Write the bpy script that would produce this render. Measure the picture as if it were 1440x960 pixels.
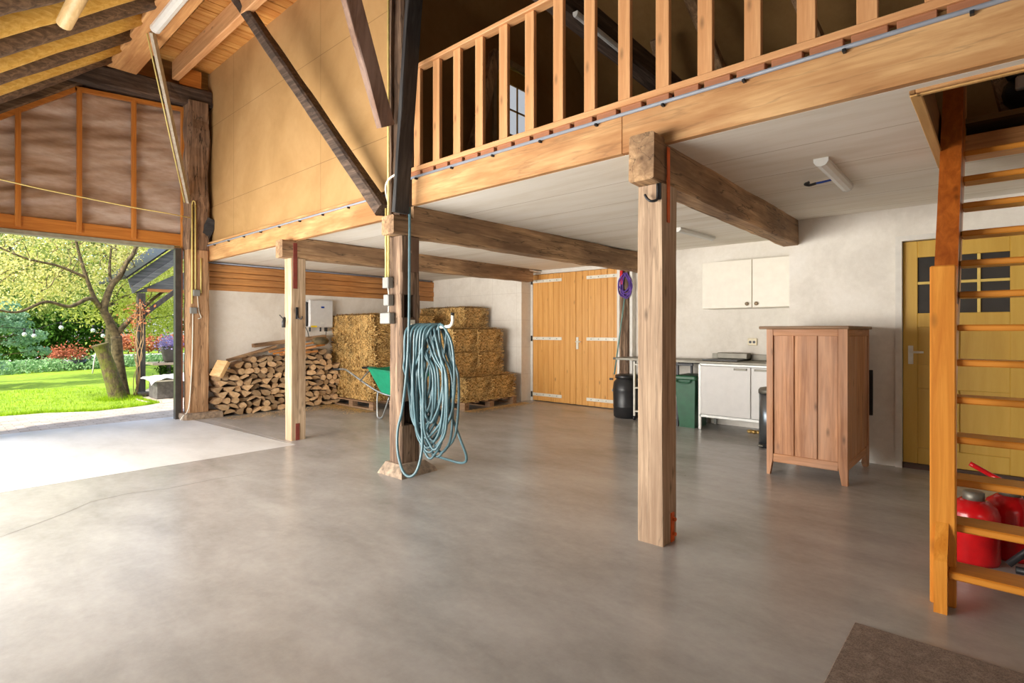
import bpy, math, random
import numpy as np
from mathutils import Vector, Matrix
random.seed(7)
D = bpy.data; SC = bpy.context.scene; COL = SC.collection
for o in list(D.objects): D.objects.remove(o)
V = Vector

def lin(c):
    r = []
    for x in c[:3]:
        x /= 255.0
        r.append(x / 12.92 if x <= 0.04045 else ((x + 0.055) / 1.055) ** 2.4)
    return (r[0], r[1], r[2], 1)

# ------------------------------------------------------------------ camera, light, exposure
cam_d = D.cameras.new('camera'); cam = D.objects.new('camera', cam_d); COL.objects.link(cam)
cam_d.sensor_width = 36; cam_d.lens = 768 / 1440 * 36; cam_d.shift_y = -15 / 1440
cam_d.clip_start = 0.05; cam_d.clip_end = 500
cam.location = (0, 0, 1.3); cam.rotation_euler = (math.pi / 2, 0, math.radians(41.965))
SC.camera = cam
SC.view_settings.view_transform = 'Standard'
SC.view_settings.look = 'None'
SC.view_settings.gamma = 1
SC.view_settings.use_curve_mapping = False
SC.view_settings.exposure = 0.34

w = D.worlds.new('sky'); SC.world = w; w.use_nodes = True
bgn = w.node_tree.nodes['Background']
sky = w.node_tree.nodes.new('ShaderNodeTexSky')
sky.sky_type = 'NISHITA'; sky.sun_disc = False; sky.sun_elevation = math.radians(45); sky.sun_rotation = math.radians(160)
sky.altitude = 0; sky.air_density = 1.0; sky.dust_density = 2.0; sky.ozone_density = 1.0
w.node_tree.links.new(sky.outputs[0], bgn.inputs[0]); bgn.inputs[1].default_value = 0.42

def add_sun(strength, to_sun, ang):
    l = D.lights.new('sun', 'SUN'); l.energy = strength; l.angle = math.radians(ang); l.color = (1, 0.95, 0.86)
    o = D.objects.new('sun', l); COL.objects.link(o); o.location = (0, -5, 20)
    o.rotation_euler = V(to_sun).to_track_quat('Z', 'Y').to_euler()
def add_area(name, loc, direction, sx, sy, power, color):
    l = D.lights.new(name, 'AREA'); l.shape = 'RECTANGLE'; l.size = sx; l.size_y = sy; l.energy = power; l.color = color
    o = D.objects.new(name, l); COL.objects.link(o); o.location = loc
    o.rotation_euler = (-V(direction)).to_track_quat('Z', 'Y').to_euler()
    return o
add_sun(5.0, (0.12, -0.72, 0.68), 1.0)
add_area('daylight_at_doorway', (-8.7, -0.4, 1.25), (1, 0.34, 0.0), 1.7, 2.2, 95, (1.0, 0.98, 0.95))
add_area('fill_side_wall', (-3.9, -1.25, 1.15), (0.12, 1, 0.04), 6.6, 1.5, 385, (1.0, 0.955, 0.89)).data.spread = math.radians(135)  # added fill lamp along the closed side wall, which has no opening
add_area('fill_behind', (2.6, -1.0, 2.0), (-0.75, 1, 0.1), 1.6, 1.6, 22, (1.0, 0.96, 0.9))  # weak fill lamp added behind the camera, no window there

# ------------------------------------------------------------------ materials
MATS = {}
def newmat(name):
    m = D.materials.new(name); m.use_nodes = True; nt = m.node_tree; nt.nodes.clear()
    out = nt.nodes.new('ShaderNodeOutputMaterial'); b = nt.nodes.new('ShaderNodeBsdfPrincipled')
    nt.links.new(b.outputs[0], out.inputs[0]); MATS[name] = m
    return m, nt, b
def N(nt, t, **kw):
    n = nt.nodes.new(t)
    for k, v in kw.items():
        if k in ('operation', 'blend_type', 'data_type', 'feature', 'wave_type', 'noise_dimensions', 'bands_direction', 'offset', 'squash', 'distance'): setattr(n, k, v)
        else: n.inputs[k].default_value = v
    return n
def L(nt, a, b): nt.links.new(a, b)
def coords(nt, scale=(1, 1, 1), kind='Object', rot=(0, 0, 0)):
    tc = nt.nodes.new('ShaderNodeTexCoord'); mp = nt.nodes.new('ShaderNodeMapping')
    mp.inputs['Scale'].default_value = scale; mp.inputs['Rotation'].default_value = rot
    L(nt, tc.outputs[kind], mp.inputs[0]); return mp.outputs[0]
def ramp(nt, fac, stops):
    r = nt.nodes.new('ShaderNodeValToRGB'); el = r.color_ramp.elements
    while len(el) < len(stops): el.new(0.5)
    for e, (p, c) in zip(el, stops):
        e.position = p; e.color = c if len(c) == 4 and max(c) <= 1.0 and isinstance(c[0], float) else lin(c)
    L(nt, fac, r.inputs[0]); return r.outputs[0]
def mix(nt, fac, a, b, mode='MIX'):
    m = nt.nodes.new('ShaderNodeMix'); m.data_type = 'RGBA'; m.blend_type = mode
    if isinstance(fac, (int, float)): m.inputs[0].default_value = fac
    else: L(nt, fac, m.inputs[0])
    for i, x in ((6, a), (7, b)):
        if isinstance(x, tuple): m.inputs[i].default_value = x
        else: L(nt, x, m.inputs[i])
    return m.outputs[2]
def bump(nt, b, h, strength=0.3, dist=0.01):
    n = nt.nodes.new('ShaderNodeBump'); n.inputs['Strength'].default_value = strength; n.inputs['Distance'].default_value = dist
    L(nt, h, n.inputs['Height']); L(nt, n.outputs[0], b.inputs['Normal'])

def plain(name, c, rough=0.6, metal=0.0, var=0.08, scale=12, bmp=0.0):
    if name in MATS: return MATS[name]
    m, nt, b = newmat(name)
    n = N(nt, 'ShaderNodeTexNoise', Scale=scale, Detail=4.0); L(nt, coords(nt), n.inputs[0])
    dk = tuple(max(0, x * (1 - var)) for x in c); lt = tuple(min(255, x * (1 + var)) for x in c)
    L(nt, ramp(nt, n.outputs[0], [(0.3, dk), (0.7, lt)]), b.inputs['Base Color'])
    b.inputs['Roughness'].default_value = rough; b.inputs['Metallic'].default_value = metal
    if bmp: bump(nt, b, n.outputs[0], bmp, 0.01)
    return m

def wood(name, dark, light, axis='X', rough=0.6, stain=None, stain_amt=0.4, knots=True, bmp=0.25, fine=1.0, rnd=0.0, cracks=0.0):
    key = name + '_' + axis
    if key in MATS: return MATS[key]
    m, nt, b = newmat(key)
    s = [26 * fine, 26 * fine, 26 * fine]; k = [7.0, 7.0, 7.0]; st = [3.0, 3.0, 3.0]
    i = 'XYZ'.index(axis); s[i] = 1.3; k[i] = 2.6; st[i] = 0.8
    g = N(nt, 'ShaderNodeTexNoise', Scale=1.0, Detail=6.0, Roughness=0.65, Distortion=0.6); L(nt, coords(nt, s), g.inputs[0])
    col = ramp(nt, g.outputs[0], [(0.32, dark), (0.5, tuple((a + c) / 2 for a, c in zip(dark, light))), (0.66, light)])
    n2 = N(nt, 'ShaderNodeTexNoise', Scale=1.0, Detail=4.0, Roughness=0.6); L(nt, coords(nt, st), n2.inputs[0])
    if stain:
        f = ramp(nt, n2.outputs[0], [(0.42, (0, 0, 0)), (0.62, (255, 255, 255))])
        mm = nt.nodes.new('ShaderNodeMath'); mm.operation = 'MULTIPLY'; L(nt, f, mm.inputs[0]); mm.inputs[1].default_value = stain_amt
        col = mix(nt, mm.outputs[0], col, lin(stain))
    if knots:
        vo = N(nt, 'ShaderNodeTexVoronoi', Scale=1.0); L(nt, coords(nt, k), vo.inputs[0])
        f = ramp(nt, vo.outputs['Distance'], [(0.0, (255, 255, 255)), (0.13, (0, 0, 0))])
        mm = nt.nodes.new('ShaderNodeMath'); mm.operation = 'MULTIPLY'; L(nt, f, mm.inputs[0]); mm.inputs[1].default_value = 0.75
        col = mix(nt, mm.outputs[0], col, lin(tuple(x * 0.5 for x in dark)))
    if cracks:
        cs = [9.0, 9.0, 9.0]; cs[i] = 0.7
        cn = N(nt, 'ShaderNodeTexNoise', Scale=1.0, Detail=5.0, Roughness=0.5, Distortion=0.3); L(nt, coords(nt, cs), cn.inputs[0])
        f = ramp(nt, cn.outputs[0], [(0.485, (0, 0, 0)), (0.5, (255, 255, 255)), (0.515, (0, 0, 0))])
        mm = nt.nodes.new('ShaderNodeMath'); mm.operation = 'MULTIPLY'; L(nt, f, mm.inputs[0]); mm.inputs[1].default_value = cracks
        col = mix(nt, mm.outputs[0], col, lin(tuple(x * 0.35 for x in dark)))
    if rnd:
        oi = nt.nodes.new('ShaderNodeObjectInfo')
        f = ramp(nt, oi.outputs['Random'], [(0.0, tuple(255 * (1 - rnd) for _ in range(3))), (1.0, (255, 255, 255))])
        col = mix(nt, 1.0, col, f, 'MULTIPLY')
    L(nt, col, b.inputs['Base Color']); b.inputs['Roughness'].default_value = rough
    if bmp: bump(nt, b, g.outputs[0], bmp, 0.006)
    return m

def W(kind, axis):
    P = {
     'post': dict(dark=(148, 120, 96), light=(208, 180, 150), rough=0.75, stain=(132, 102, 78), stain_amt=0.45, cracks=0.3, fine=1.6),
     'postpale': dict(dark=(158, 130, 100), light=(216, 192, 162), rough=0.75, stain=(140, 108, 76), stain_amt=0.5, cracks=0.4),
     'oldpost': dict(dark=(76, 56, 42), light=(172, 144, 118), rough=0.85, stain=(76, 54, 42), stain_amt=0.6, bmp=0.7, cracks=0.7),
     'beam': dict(dark=(156, 120, 86), light=(216, 178, 134), rough=0.8, stain=(98, 72, 52), stain_amt=0.7, bmp=0.3, cracks=0.7),
     'darkbeam': dict(dark=(58, 44, 36), light=(122, 100, 84), rough=0.8, stain=(34, 28, 26), stain_amt=0.5, bmp=0.6, cracks=0.5),
     'black': dict(dark=(34, 33, 34), light=(66, 64, 64), rough=0.7, stain=(30, 28, 28), stain_amt=0.5, bmp=0.4),
     'fascia': dict(dark=(184, 132, 82), light=(222, 180, 128), rough=0.5, stain=(160, 104, 58), stain_amt=0.8, knots=False, bmp=0.12, fine=0.5, cracks=.25),
     'pine': dict(dark=(198, 140, 90), light=(226, 174, 124), rough=0.55, bmp=0.1),
     'plank': dict(dark=(214, 142, 64), light=(242, 188, 112), rough=0.6, stain=(196, 116, 46), stain_amt=0.5, bmp=0.15, rnd=0.22),
     'purlin': dict(dark=(178, 124, 74), light=(222, 174, 116), rough=0.6, stain=(150, 98, 56), stain_amt=0.6, bmp=0.2),
     'orange': dict(dark=(172, 102, 40), light=(206, 136, 62), rough=0.4, bmp=0.08),
     'ladder': dict(dark=(198, 118, 34), light=(230, 156, 64), rough=0.32, bmp=0.06),
     'board': dict(dark=(176, 112, 56), light=(228, 166, 100), rough=0.6, stain=(110, 76, 54), stain_amt=0.4, bmp=0.15),
     'door': dict(dark=(206, 146, 74), light=(226, 170, 96), rough=0.42, bmp=0.05, rnd=0.0),
     'cabinet': dict(dark=(146, 96, 62), light=(208, 152, 108), rough=0.6, stain=(196, 158, 132), stain_amt=0.5, bmp=0.15),
     'cabtop': dict(dark=(120, 92, 66), light=(156, 124, 92), rough=0.6, bmp=0.2),
     'yellowlog': dict(dark=(190, 142, 50), light=(226, 188, 104), rough=0.5, knots=False, bmp=0.12),
     'tanlog': dict(dark=(176, 142, 92), light=(206, 176, 128), rough=0.5, knots=False, bmp=0.12),
     'darklog': dict(dark=(62, 46, 34), light=(132, 106, 82), rough=0.6, knots=False, bmp=0.4),
     'pallet': dict(dark=(120, 90, 66), light=(176, 142, 108), rough=0.8, bmp=0.2),
     'loft': dict(dark=(96, 70, 34), light=(128, 94, 48), rough=0.8, knots=False, bmp=0.1),
    }[kind]
    return wood(kind, axis=axis, **P)

M = {}
M['white_plastic'] = plain('white_plastic', (216, 216, 212), 0.35, var=0.02)
M['grey_plastic'] = plain('grey_plastic', (132, 132, 128), 0.45, var=0.04)
M['yellow_pvc'] = plain('yellow_pvc', (222, 204, 128), 0.4, var=0.04)
M['grey_pvc'] = plain('grey_pvc', (142, 148, 160), 0.35, var=0.04)
M['black_plastic'] = plain('black_plastic', (38, 38, 40), 0.38, var=0.1)
M['black_rubber'] = plain('black_rubber', (26, 26, 27), 0.6, var=0.1)
M['dark_metal'] = plain('dark_metal', (60, 60, 62), 0.45, 0.6, var=0.1)
M['galv'] = plain('galvanised', (172, 174, 172), 0.35, 0.8, var=0.1)
M['steel'] = plain('stainless', (128, 124, 114), 0.5, 0.7, var=0.05)
M['white_metal'] = plain('white_painted_metal', (226, 222, 208), 0.4, var=0.05)
M['green_plastic'] = plain('green_plastic', (34, 92, 62), 0.4, var=0.06)
M['barrow_green'] = plain('barrow_green', (26, 150, 112), 0.35, var=0.06)
M['red_paint'] = plain('red_paint', (196, 20, 26), 0.22, var=0.08)
M['red_oxide'] = plain('red_oxide', (128, 56, 44), 0.6, var=0.1)
M['orange_paint'] = plain('orange_paint', (226, 98, 30), 0.5, var=0.1)
M['hose'] = plain('hose', (82, 112, 120), 0.32, var=0.08)
M['purple_rope'] = plain('purple_rope', (98, 66, 150), 0.7, var=0.15)
M['blue'] = plain('blue', (30, 70, 160), 0.4)
M['yellow'] = plain('yellow_label', (226, 200, 30), 0.5)
M['cab_white'] = plain('cabinet_white', (236, 230, 216), 0.4, var=0.015)
M['cab_grey'] = plain('cabinet_grey', (216, 213, 210), 0.35, var=0.015)
M['frame_white'] = plain('frame_white', (222, 218, 210), 0.5, var=0.03)
M['stone'] = plain('stone', (140, 122, 104), 0.9, var=0.25, scale=18, bmp=0.8)
M['glass_dark'] = plain('dark_glass', (66, 64, 62), 0.12, var=0.03)
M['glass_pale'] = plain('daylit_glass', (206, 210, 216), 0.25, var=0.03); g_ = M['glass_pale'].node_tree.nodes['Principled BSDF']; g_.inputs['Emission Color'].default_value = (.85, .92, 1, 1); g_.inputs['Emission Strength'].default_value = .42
M['dark'] = plain('dark_void', (40, 32, 26), 0.9)
M['twine'] = plain('twine', (196, 160, 90), 0.8)
M['bark_tree'] = plain('tree_bark', (96, 84, 60), 0.9, var=0.35, scale=14, bmp=1.0)
M['grey_wood'] = wood('greywood', (72, 76, 78), (122, 126, 128), 'Y', 0.75, bmp=0.3)
M['grey_woodz'] = wood('greywood', (52, 50, 48), (96, 92, 88), 'Z', 0.75, bmp=0.3)

def mottled(name, base, dark, light, rough, scale=2.0, streak=(1, 1, 1), seams=None, bmp=0.15, brush=0.3, rmap=None):
    m, nt, b = newmat(name)
    n = N(nt, 'ShaderNodeTexNoise', Scale=scale, Detail=8.0, Roughness=0.62, Distortion=0.4); L(nt, coords(nt, streak), n.inputs[0])
    col = ramp(nt, n.outputs[0], [(0.25, dark), (0.5, base), (0.75, light)])
    n2 = N(nt, 'ShaderNodeTexNoise', Scale=scale * 9, Detail=5.0, Roughness=0.7); L(nt, coords(nt, streak), n2.inputs[0])
    col = mix(nt, brush, col, ramp(nt, n2.outputs[0], [(0.3, dark), (0.7, light)]))
    if seams:
        for (ax, period, off, wd, c) in seams:
            tc = nt.nodes.new('ShaderNodeTexCoord'); sp = nt.nodes.new('ShaderNodeSeparateXYZ'); L(nt, tc.outputs['Object'], sp.inputs[0])
            a = N(nt, 'ShaderNodeMath', operation='ADD'); L(nt, sp.outputs[ax], a.inputs[0]); a.inputs[1].default_value = 100 * period - off + wd / 2
            mo = N(nt, 'ShaderNodeMath', operation='MODULO'); L(nt, a.outputs[0], mo.inputs[0]); mo.inputs[1].default_value = period
            lt = N(nt, 'ShaderNodeMath', operation='LESS_THAN'); L(nt, mo.outputs[0], lt.inputs[0]); lt.inputs[1].default_value = wd
            mu = N(nt, 'ShaderNodeMath', operation='MULTIPLY'); L(nt, lt.outputs[0], mu.inputs[0]); mu.inputs[1].default_value = 0.6
            col = mix(nt, mu.outputs[0], col, lin(c))
    L(nt, col, b.inputs['Base Color'])
    if rmap:
        L(nt, ramp(nt, n.outputs[0], [(0.3, tuple([rmap[0] * 255] * 3)), (0.7, tuple([rmap[1] * 255] * 3))]), b.inputs['Roughness'])
        b.inputs['Roughness'].default_value = rough
    else: b.inputs['Roughness'].default_value = rough
    if bmp: bump(nt, b, n2.outputs[0], bmp, 0.004)
    return m
def concrete(name, base, dark, light, rough):
    m, nt, b = newmat(name)
    n = N(nt, 'ShaderNodeTexNoise', Scale=1.1, Detail=5.0, Roughness=0.6, Distortion=0.2); L(nt, coords(nt, (1, 2.2, 1), rot=(0, 0, 0.7)), n.inputs[0])
    col = ramp(nt, n.outputs[0], [(0.25, dark), (0.5, base), (0.75, light)])
    n2 = N(nt, 'ShaderNodeTexNoise', Scale=14.0, Detail=8.0, Roughness=0.75); L(nt, coords(nt), n2.inputs[0])
    col = mix(nt, 0.22, col, ramp(nt, n2.outputs[0], [(0.32, dark), (0.68, light)]))
    n3 = N(nt, 'ShaderNodeTexNoise', Scale=3.0, Detail=9.0, Roughness=0.8, Distortion=1.5); L(nt, coords(nt, (1, 3, 1), rot=(0, 0, 0.9)), n3.inputs[0])
    col = mix(nt, ramp(nt, n3.outputs[0], [(0.45, (0, 0, 0)), (0.85, (60, 60, 60))]), col, lin(tuple(x * 0.62 for x in dark)))
    vo = N(nt, 'ShaderNodeTexVoronoi', Scale=1.6); L(nt, coords(nt), vo.inputs[0])
    col = mix(nt, ramp(nt, vo.outputs['Distance'], [(0.010, (255, 255, 255)), (0.016, (0, 0, 0))]), col, lin((70, 62, 56)))
    return finish_concrete(nt, b, col, n, n2, rough, m)
def finish_concrete(nt, b, col, n, n2, rough, m):
    L(nt, col, b.inputs['Base Color'])
    b.inputs['Roughness'].default_value = rough
    bump(nt, b, n2.outputs[0], 0.12, 0.002)
    return m
M['floor'] = concrete('power_floated_concrete', (168, 164, 160), (140, 136, 132), (190, 187, 183), 0.27)
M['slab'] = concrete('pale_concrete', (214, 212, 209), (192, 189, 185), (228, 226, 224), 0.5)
M['plaster'] = mottled('white_plaster', (238, 232, 222), (214, 204, 190), (246, 242, 236), 0.85, 1.6, bmp=0.5, brush=0.25)
M['block'] = mottled('painted_blockwork', (232, 226, 216), (212, 204, 192), (242, 238, 230), 0.8, 1.5, bmp=0.2,
                     seams=[(2, 0.5, 0.0, 0.006, (196, 188, 178)), (0, 0.62, 0.1, 0.006, (200, 192, 182))])
M['kwall'] = mottled('limewashed_wall', (236, 230, 220), (210, 203, 192), (244, 240, 233), 0.8, 1.8, bmp=0.25, brush=0.25)
M['ceil'] = mottled('ceiling_board', (240, 234, 222), (222, 212, 194), (246, 242, 234), 0.8, 1.2, streak=(0.6, 4, 1), bmp=0.1, brush=0.15,
                    seams=[(1, 0.6, 0.12, 0.012, (180, 164, 136))])
M['ochre'] = mottled('ochre_fibreboard', (178, 140, 90), (160, 122, 74), (194, 156, 106), 0.75, 1.3, bmp=0.15, brush=0.12,
                     seams=[(2, 1.22, 0.75, 0.008, (110, 80, 44)), (0, 2.44, -0.85, 0.008, (110, 80, 44))])
M['loftboard'] = mottled('loft_fibreboard', (150, 112, 62), (130, 94, 50), (164, 126, 76), 0.8, 1.0, bmp=0.1)
M['yellowdoor'] = mottled('yellow_paint', (206, 164, 66), (196, 152, 56), (214, 174, 78), 0.45, 2.0, streak=(6, 6, 0.6), bmp=0.08, brush=0.12)
M['foil'] = mottled('gauze_foil', (184, 158, 140), (138, 110, 88), (220, 208, 200), 0.26, 1.3, streak=(1, 0.7, 3.0), bmp=0.3, brush=0.2)  # greyish sheen streaks of the membrane are painted into its colour
M['carpet'] = mottled('doormat_pile', (122, 102, 88), (74, 58, 48), (186, 166, 150), 0.95, 22, bmp=1.0, brush=0.6)

# ------------------------------------------------------------------ mesh building
class MB:
    def __init__(s): s.v = []; s.f = []; s.m = []; s.mi = 0; s.smooth = set(); s.sm = False
    def face(s, idx):
        s.f.append(tuple(idx)); s.m.append(s.mi)
        if s.sm: s.smooth.add(len(s.f) - 1)
    def add(s, vs): b = len(s.v); s.v += [tuple(p) for p in vs]; return b
    def box(s, x0, x1, y0, y1, z0, z1):
        b = s.add([(x0, y0, z0), (x1, y0, z0), (x1, y1, z0), (x0, y1, z0), (x0, y0, z1), (x1, y0, z1), (x1, y1, z1), (x0, y1, z1)])
        for q in ((0, 3, 2, 1), (4, 5, 6, 7), (0, 1, 5, 4), (1, 2, 6, 5), (2, 3, 7, 6), (3, 0, 4, 7)): s.face([b + i for i in q])
        return s
    def bbox(s, x0, x1, y0, y1, z0, z1, c=0.004):
        """box with chamfered edges"""
        c = min(c, (x1 - x0) * .3, (y1 - y0) * .3, (z1 - z0) * .3)
        X, Y, Z = (x0, x1), (y0, y1), (z0, z1); idx = {}
        for i in (0, 1):
            for j in (0, 1):
                for k in (0, 1):
                    p = [X[i], Y[j], Z[k]]; d = [c if i == 0 else -c, c if j == 0 else -c, c if k == 0 else -c]
                    for a in range(3):
                        q = [p[t] + d[t] for t in range(3)]; q[a] = p[a]
                        idx[(i, j, k, a)] = s.add([q])
        g = lambda *t: idx[t]
        def quad(a, b, c_, d_): s.face([a, b, c_, d_])
        quad(g(0,0,0,0), g(0,0,1,0), g(0,1,1,0), g(0,1,0,0)); quad(g(1,0,0,0), g(1,1,0,0), g(1,1,1,0), g(1,0,1,0))
        quad(g(0,0,0,1), g(1,0,0,1), g(1,0,1,1), g(0,0,1,1)); quad(g(0,1,0,1), g(0,1,1,1), g(1,1,1,1), g(1,1,0,1))
        quad(g(0,0,0,2), g(0,1,0,2), g(1,1,0,2), g(1,0,0,2)); quad(g(0,0,1,2), g(1,0,1,2), g(1,1,1,2), g(0,1,1,2))
        for i in (0, 1):
            for j in (0, 1):
                quad(g(i,j,0,0), g(i,j,1,0), g(i,j,1,1), g(i,j,0,1))
                quad(g(i,0,j,0), g(i,1,j,0), g(i,1,j,2), g(i,0,j,2))
                quad(g(0,i,j,1), g(1,i,j,1), g(1,i,j,2), g(0,i,j,2))
                for k in (0, 1): s.face([g(i,j,k,0), g(i,j,k,1), g(i,j,k,2)])
        return s
    def beam(s, p0, p1, w, h, side=None, wob=0.0, segs=1, seed=0, ch=0.0, cap=True):
        """rectangular bar from p0 to p1; w along 'side' direction, h along the other"""
        p0, p1 = V(p0), V(p1); d = (p1 - p0).normalized()
        sd = V(side) if side is not None else (V((1, 0, 0)) if abs(d.x) < 0.8 else V((0, 1, 0)))
        sd = (sd - d * sd.dot(d)).normalized(); up = d.cross(sd)
        r = random.Random(seed)
        c = ch or 0.0
        if c: prof = [(-w/2+c, -h/2), (w/2-c, -h/2), (w/2, -h/2+c), (w/2, h/2-c), (w/2-c, h/2), (-w/2+c, h/2), (-w/2, h/2-c), (-w/2, -h/2+c)]
        else: prof = [(-w/2, -h/2), (w/2, -h/2), (w/2, h/2), (-w/2, h/2)]
        n = len(prof); rings = []; wx = [r.uniform(-1, 1) * wob for _ in range(n)]; wy = [r.uniform(-1, 1) * wob for _ in range(n)]
        for i in range(segs + 1):
            q = p0.lerp(p1, i / segs)
            if i and wob:
                wx = [a * .6 + r.uniform(-1, 1) * wob for a in wx]; wy = [a * .6 + r.uniform(-1, 1) * wob for a in wy]
            rings.append(s.add([q + sd * (a + wx[k]) + up * (b + wy[k]) for k, (a, b) in enumerate(prof)]))
        for i in range(segs):
            for k in range(n): s.face([rings[i] + k, rings[i] + (k + 1) % n, rings[i + 1] + (k + 1) % n, rings[i + 1] + k])
        if cap: s.face([rings[0] + k for k in reversed(range(n))]); s.face([rings[-1] + k for k in range(n)])
        return s
    def tube(s, pts, r, seg=8, cap=True, closed=False):
        s.sm = True
        pts = [V(p) for p in pts]; n = len(pts); rr = r if isinstance(r, (list, tuple)) else [r] * n
        t0 = (pts[1] - pts[0]).normalized(); a = V((0, 0, 1)) if abs(t0.z) < 0.9 else V((1, 0, 0)); u = t0.cross(a).normalized(); rings = []
        for i, p in enumerate(pts):
            if closed: t = (pts[(i + 1) % n] - pts[i - 1])
            else: t = pts[min(i + 1, n - 1)] - pts[max(i - 1, 0)]
            t = t.normalized() if t.length > 1e-9 else t0
            u = (u - t * u.dot(t)); u = u.normalized() if u.length > 1e-6 else t.orthogonal().normalized()
            w_ = t.cross(u)
            rings.append(s.add([p + (u * math.cos(q * 2 * math.pi / seg) + w_ * math.sin(q * 2 * math.pi / seg)) * rr[i] for q in range(seg)]))
        m_ = n if closed else n - 1
        for i in range(m_):
            A, B = rings[i], rings[(i + 1) % n]
            for q in range(seg): s.face([A + q, A + (q + 1) % seg, B + (q + 1) % seg, B + q])
        s.sm = False
        if cap and not closed: s.face([rings[0] + q for q in reversed(range(seg))]); s.face([rings[-1] + q for q in range(seg)])
        return s
    def lathe(s, cx, cy, prof, seg=28, a0=0, sx=1, sy=1):
        s.sm = True; rings = []
        for r, z in prof: rings.append(s.add([(cx + sx * r * math.cos(2*math.pi*q/seg), cy + sy * r * math.sin(2*math.pi*q/seg), z) for q in range(seg)]))
        for A, B in zip(rings, rings[1:]):
            for q in range(seg): s.face([A + q, A + (q + 1) % seg, B + (q + 1) % seg, B + q])
        s.sm = False
        s.face([rings[0] + q for q in reversed(range(seg))]); s.face([rings[-1] + q for q in range(seg)])
        return s
    def prism(s, poly, axis, a0, a1):
        """2D polygon in the plane normal to axis; coordinates in the cyclic order of the other two axes"""
        def P(p, a):
            return {'X': (a, p[0], p[1]), 'Y': (p[0], a, p[1]), 'Z': (p[0], p[1], a)}[axis]
        n = len(poly); A = s.add([P(p, a0) for p in poly]); B = s.add([P(p, a1) for p in poly])
        for k in range(n): s.face([A + k, A + (k + 1) % n, B + (k + 1) % n, B + k])
        s.face([A + k for k in reversed(range(n))]); s.face([B + k for k in range(n)])
        return s
    def ball(s, c, r, seg=10, rings=6, sc=(1, 1, 1)):
        s.sm = True; c = V(c); idx = []
        for i in range(1, rings):
            th = math.pi * i / rings
            idx.append(s.add([(c.x + sc[0]*r*math.sin(th)*math.cos(2*math.pi*q/seg), c.y + sc[1]*r*math.sin(th)*math.sin(2*math.pi*q/seg), c.z + sc[2]*r*math.cos(th)) for q in range(seg)]))
        t = s.add([(c.x, c.y, c.z + r * sc[2])]); b = s.add([(c.x, c.y, c.z - r * sc[2])])
        for A, B in zip(idx, idx[1:]):
            for q in range(seg): s.face([A + q, B + q, B + (q + 1) % seg, A + (q + 1) % seg])
        for q in range(seg): s.face([t, idx[0] + q, idx[0] + (q + 1) % seg]); s.face([b, idx[-1] + (q + 1) % seg, idx[-1] + q])
        s.sm = False; return s
    def mat(s, i): s.mi = i; return s
    def turn(s, M4):
        s.v = [tuple(M4 @ V(p)) for p in s.v]; return s
    def obj(s, name, mats, parent=None, origin=None):
        if not isinstance(mats, (list, tuple)): mats = [mats]
        if parent is not None: o0 = V(parent.get('_o', (0, 0, 0)))
        elif origin is not None: o0 = V(origin)
        else:
            xs = [p[0] for p in s.v]; ys = [p[1] for p in s.v]; zs = [p[2] for p in s.v]
            o0 = V(((min(xs) + max(xs)) / 2, (min(ys) + max(ys)) / 2, min(zs)))
        me = D.meshes.new(name); me.from_pydata([tuple(V(p) - o0) for p in s.v], [], s.f)
        for m_ in mats: me.materials.append(m_)
        me.polygons.foreach_set('material_index', s.m)
        me.polygons.foreach_set('use_smooth', [i in s.smooth for i in range(len(s.f))])
        me.update(); o = D.objects.new(name, me); COL.objects.link(o)
        o['_o'] = tuple(o0)
        if parent is not None: o.parent = parent
        else: o.location = o0
        return o

def tag(o, label=None, cat=None, group=None):
    if label: o['label'] = label
    if cat: o['category'] = cat
    if group: o['group'] = group
    return o
def thing(name, label, cat, loc, group=None):
    o = D.objects.new(name, None); COL.objects.link(o); o.location = loc; o['_o'] = tuple(loc); o.empty_display_size = 0.1
    return tag(o, label, cat, group)
def struct(o): o['kind'] = 'structure'; return o
def spline(pts, n=8):
    P = [V(p) for p in pts]; P = [P[0] * 2 - P[1]] + P + [P[-1] * 2 - P[-2]]; out = []
    for i in range(1, len(P) - 2):
        a, b, c, d = P[i-1:i+3]
        for k in range(n):
            t = k / n; out.append(0.5 * ((2*b) + (c - a)*t + (2*a - 5*b + 4*c - d)*t*t + (3*b - a - 3*c + d)*t**3))
    out.append(P[-2]); return out
def dup(root, loc, rot=None, label=None, group=None):
    r = root.copy(); COL.objects.link(r); r.location = loc
    if rot is not None: r.rotation_euler = rot
    tag(r, label, None, group)
    for ch in list(root.children):
        c = ch.copy(); COL.objects.link(c); c.parent = r
        for g in list(ch.children):
            e = g.copy(); COL.objects.link(e); e.parent = c
    return r
def ceilz(y): return 2.445 + 0.0095 * (y - 3.15)

# ================================================================== SETTING
XG = -9.1
# floor
m = MB(); m.box(-9.15, -6.0, 2.99, 8.2, -0.1, 0); m.box(-6.0, 4, -1.5, 8.2, -0.1, 0); o = struct(m.obj('floor', M['floor'], origin=(0, 0, 0)))
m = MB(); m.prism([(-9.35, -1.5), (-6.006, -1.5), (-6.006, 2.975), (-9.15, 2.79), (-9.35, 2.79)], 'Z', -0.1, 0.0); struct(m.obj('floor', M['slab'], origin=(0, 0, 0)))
m = MB(); m.prism([(-9.15, 2.80), (-6.006, 2.985), (-6.006, 2.99), (-9.15, 2.99)], 'Z', -0.1, -0.001); struct(m.obj('floor', M['floor'], origin=(0, 0, 0)))

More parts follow.
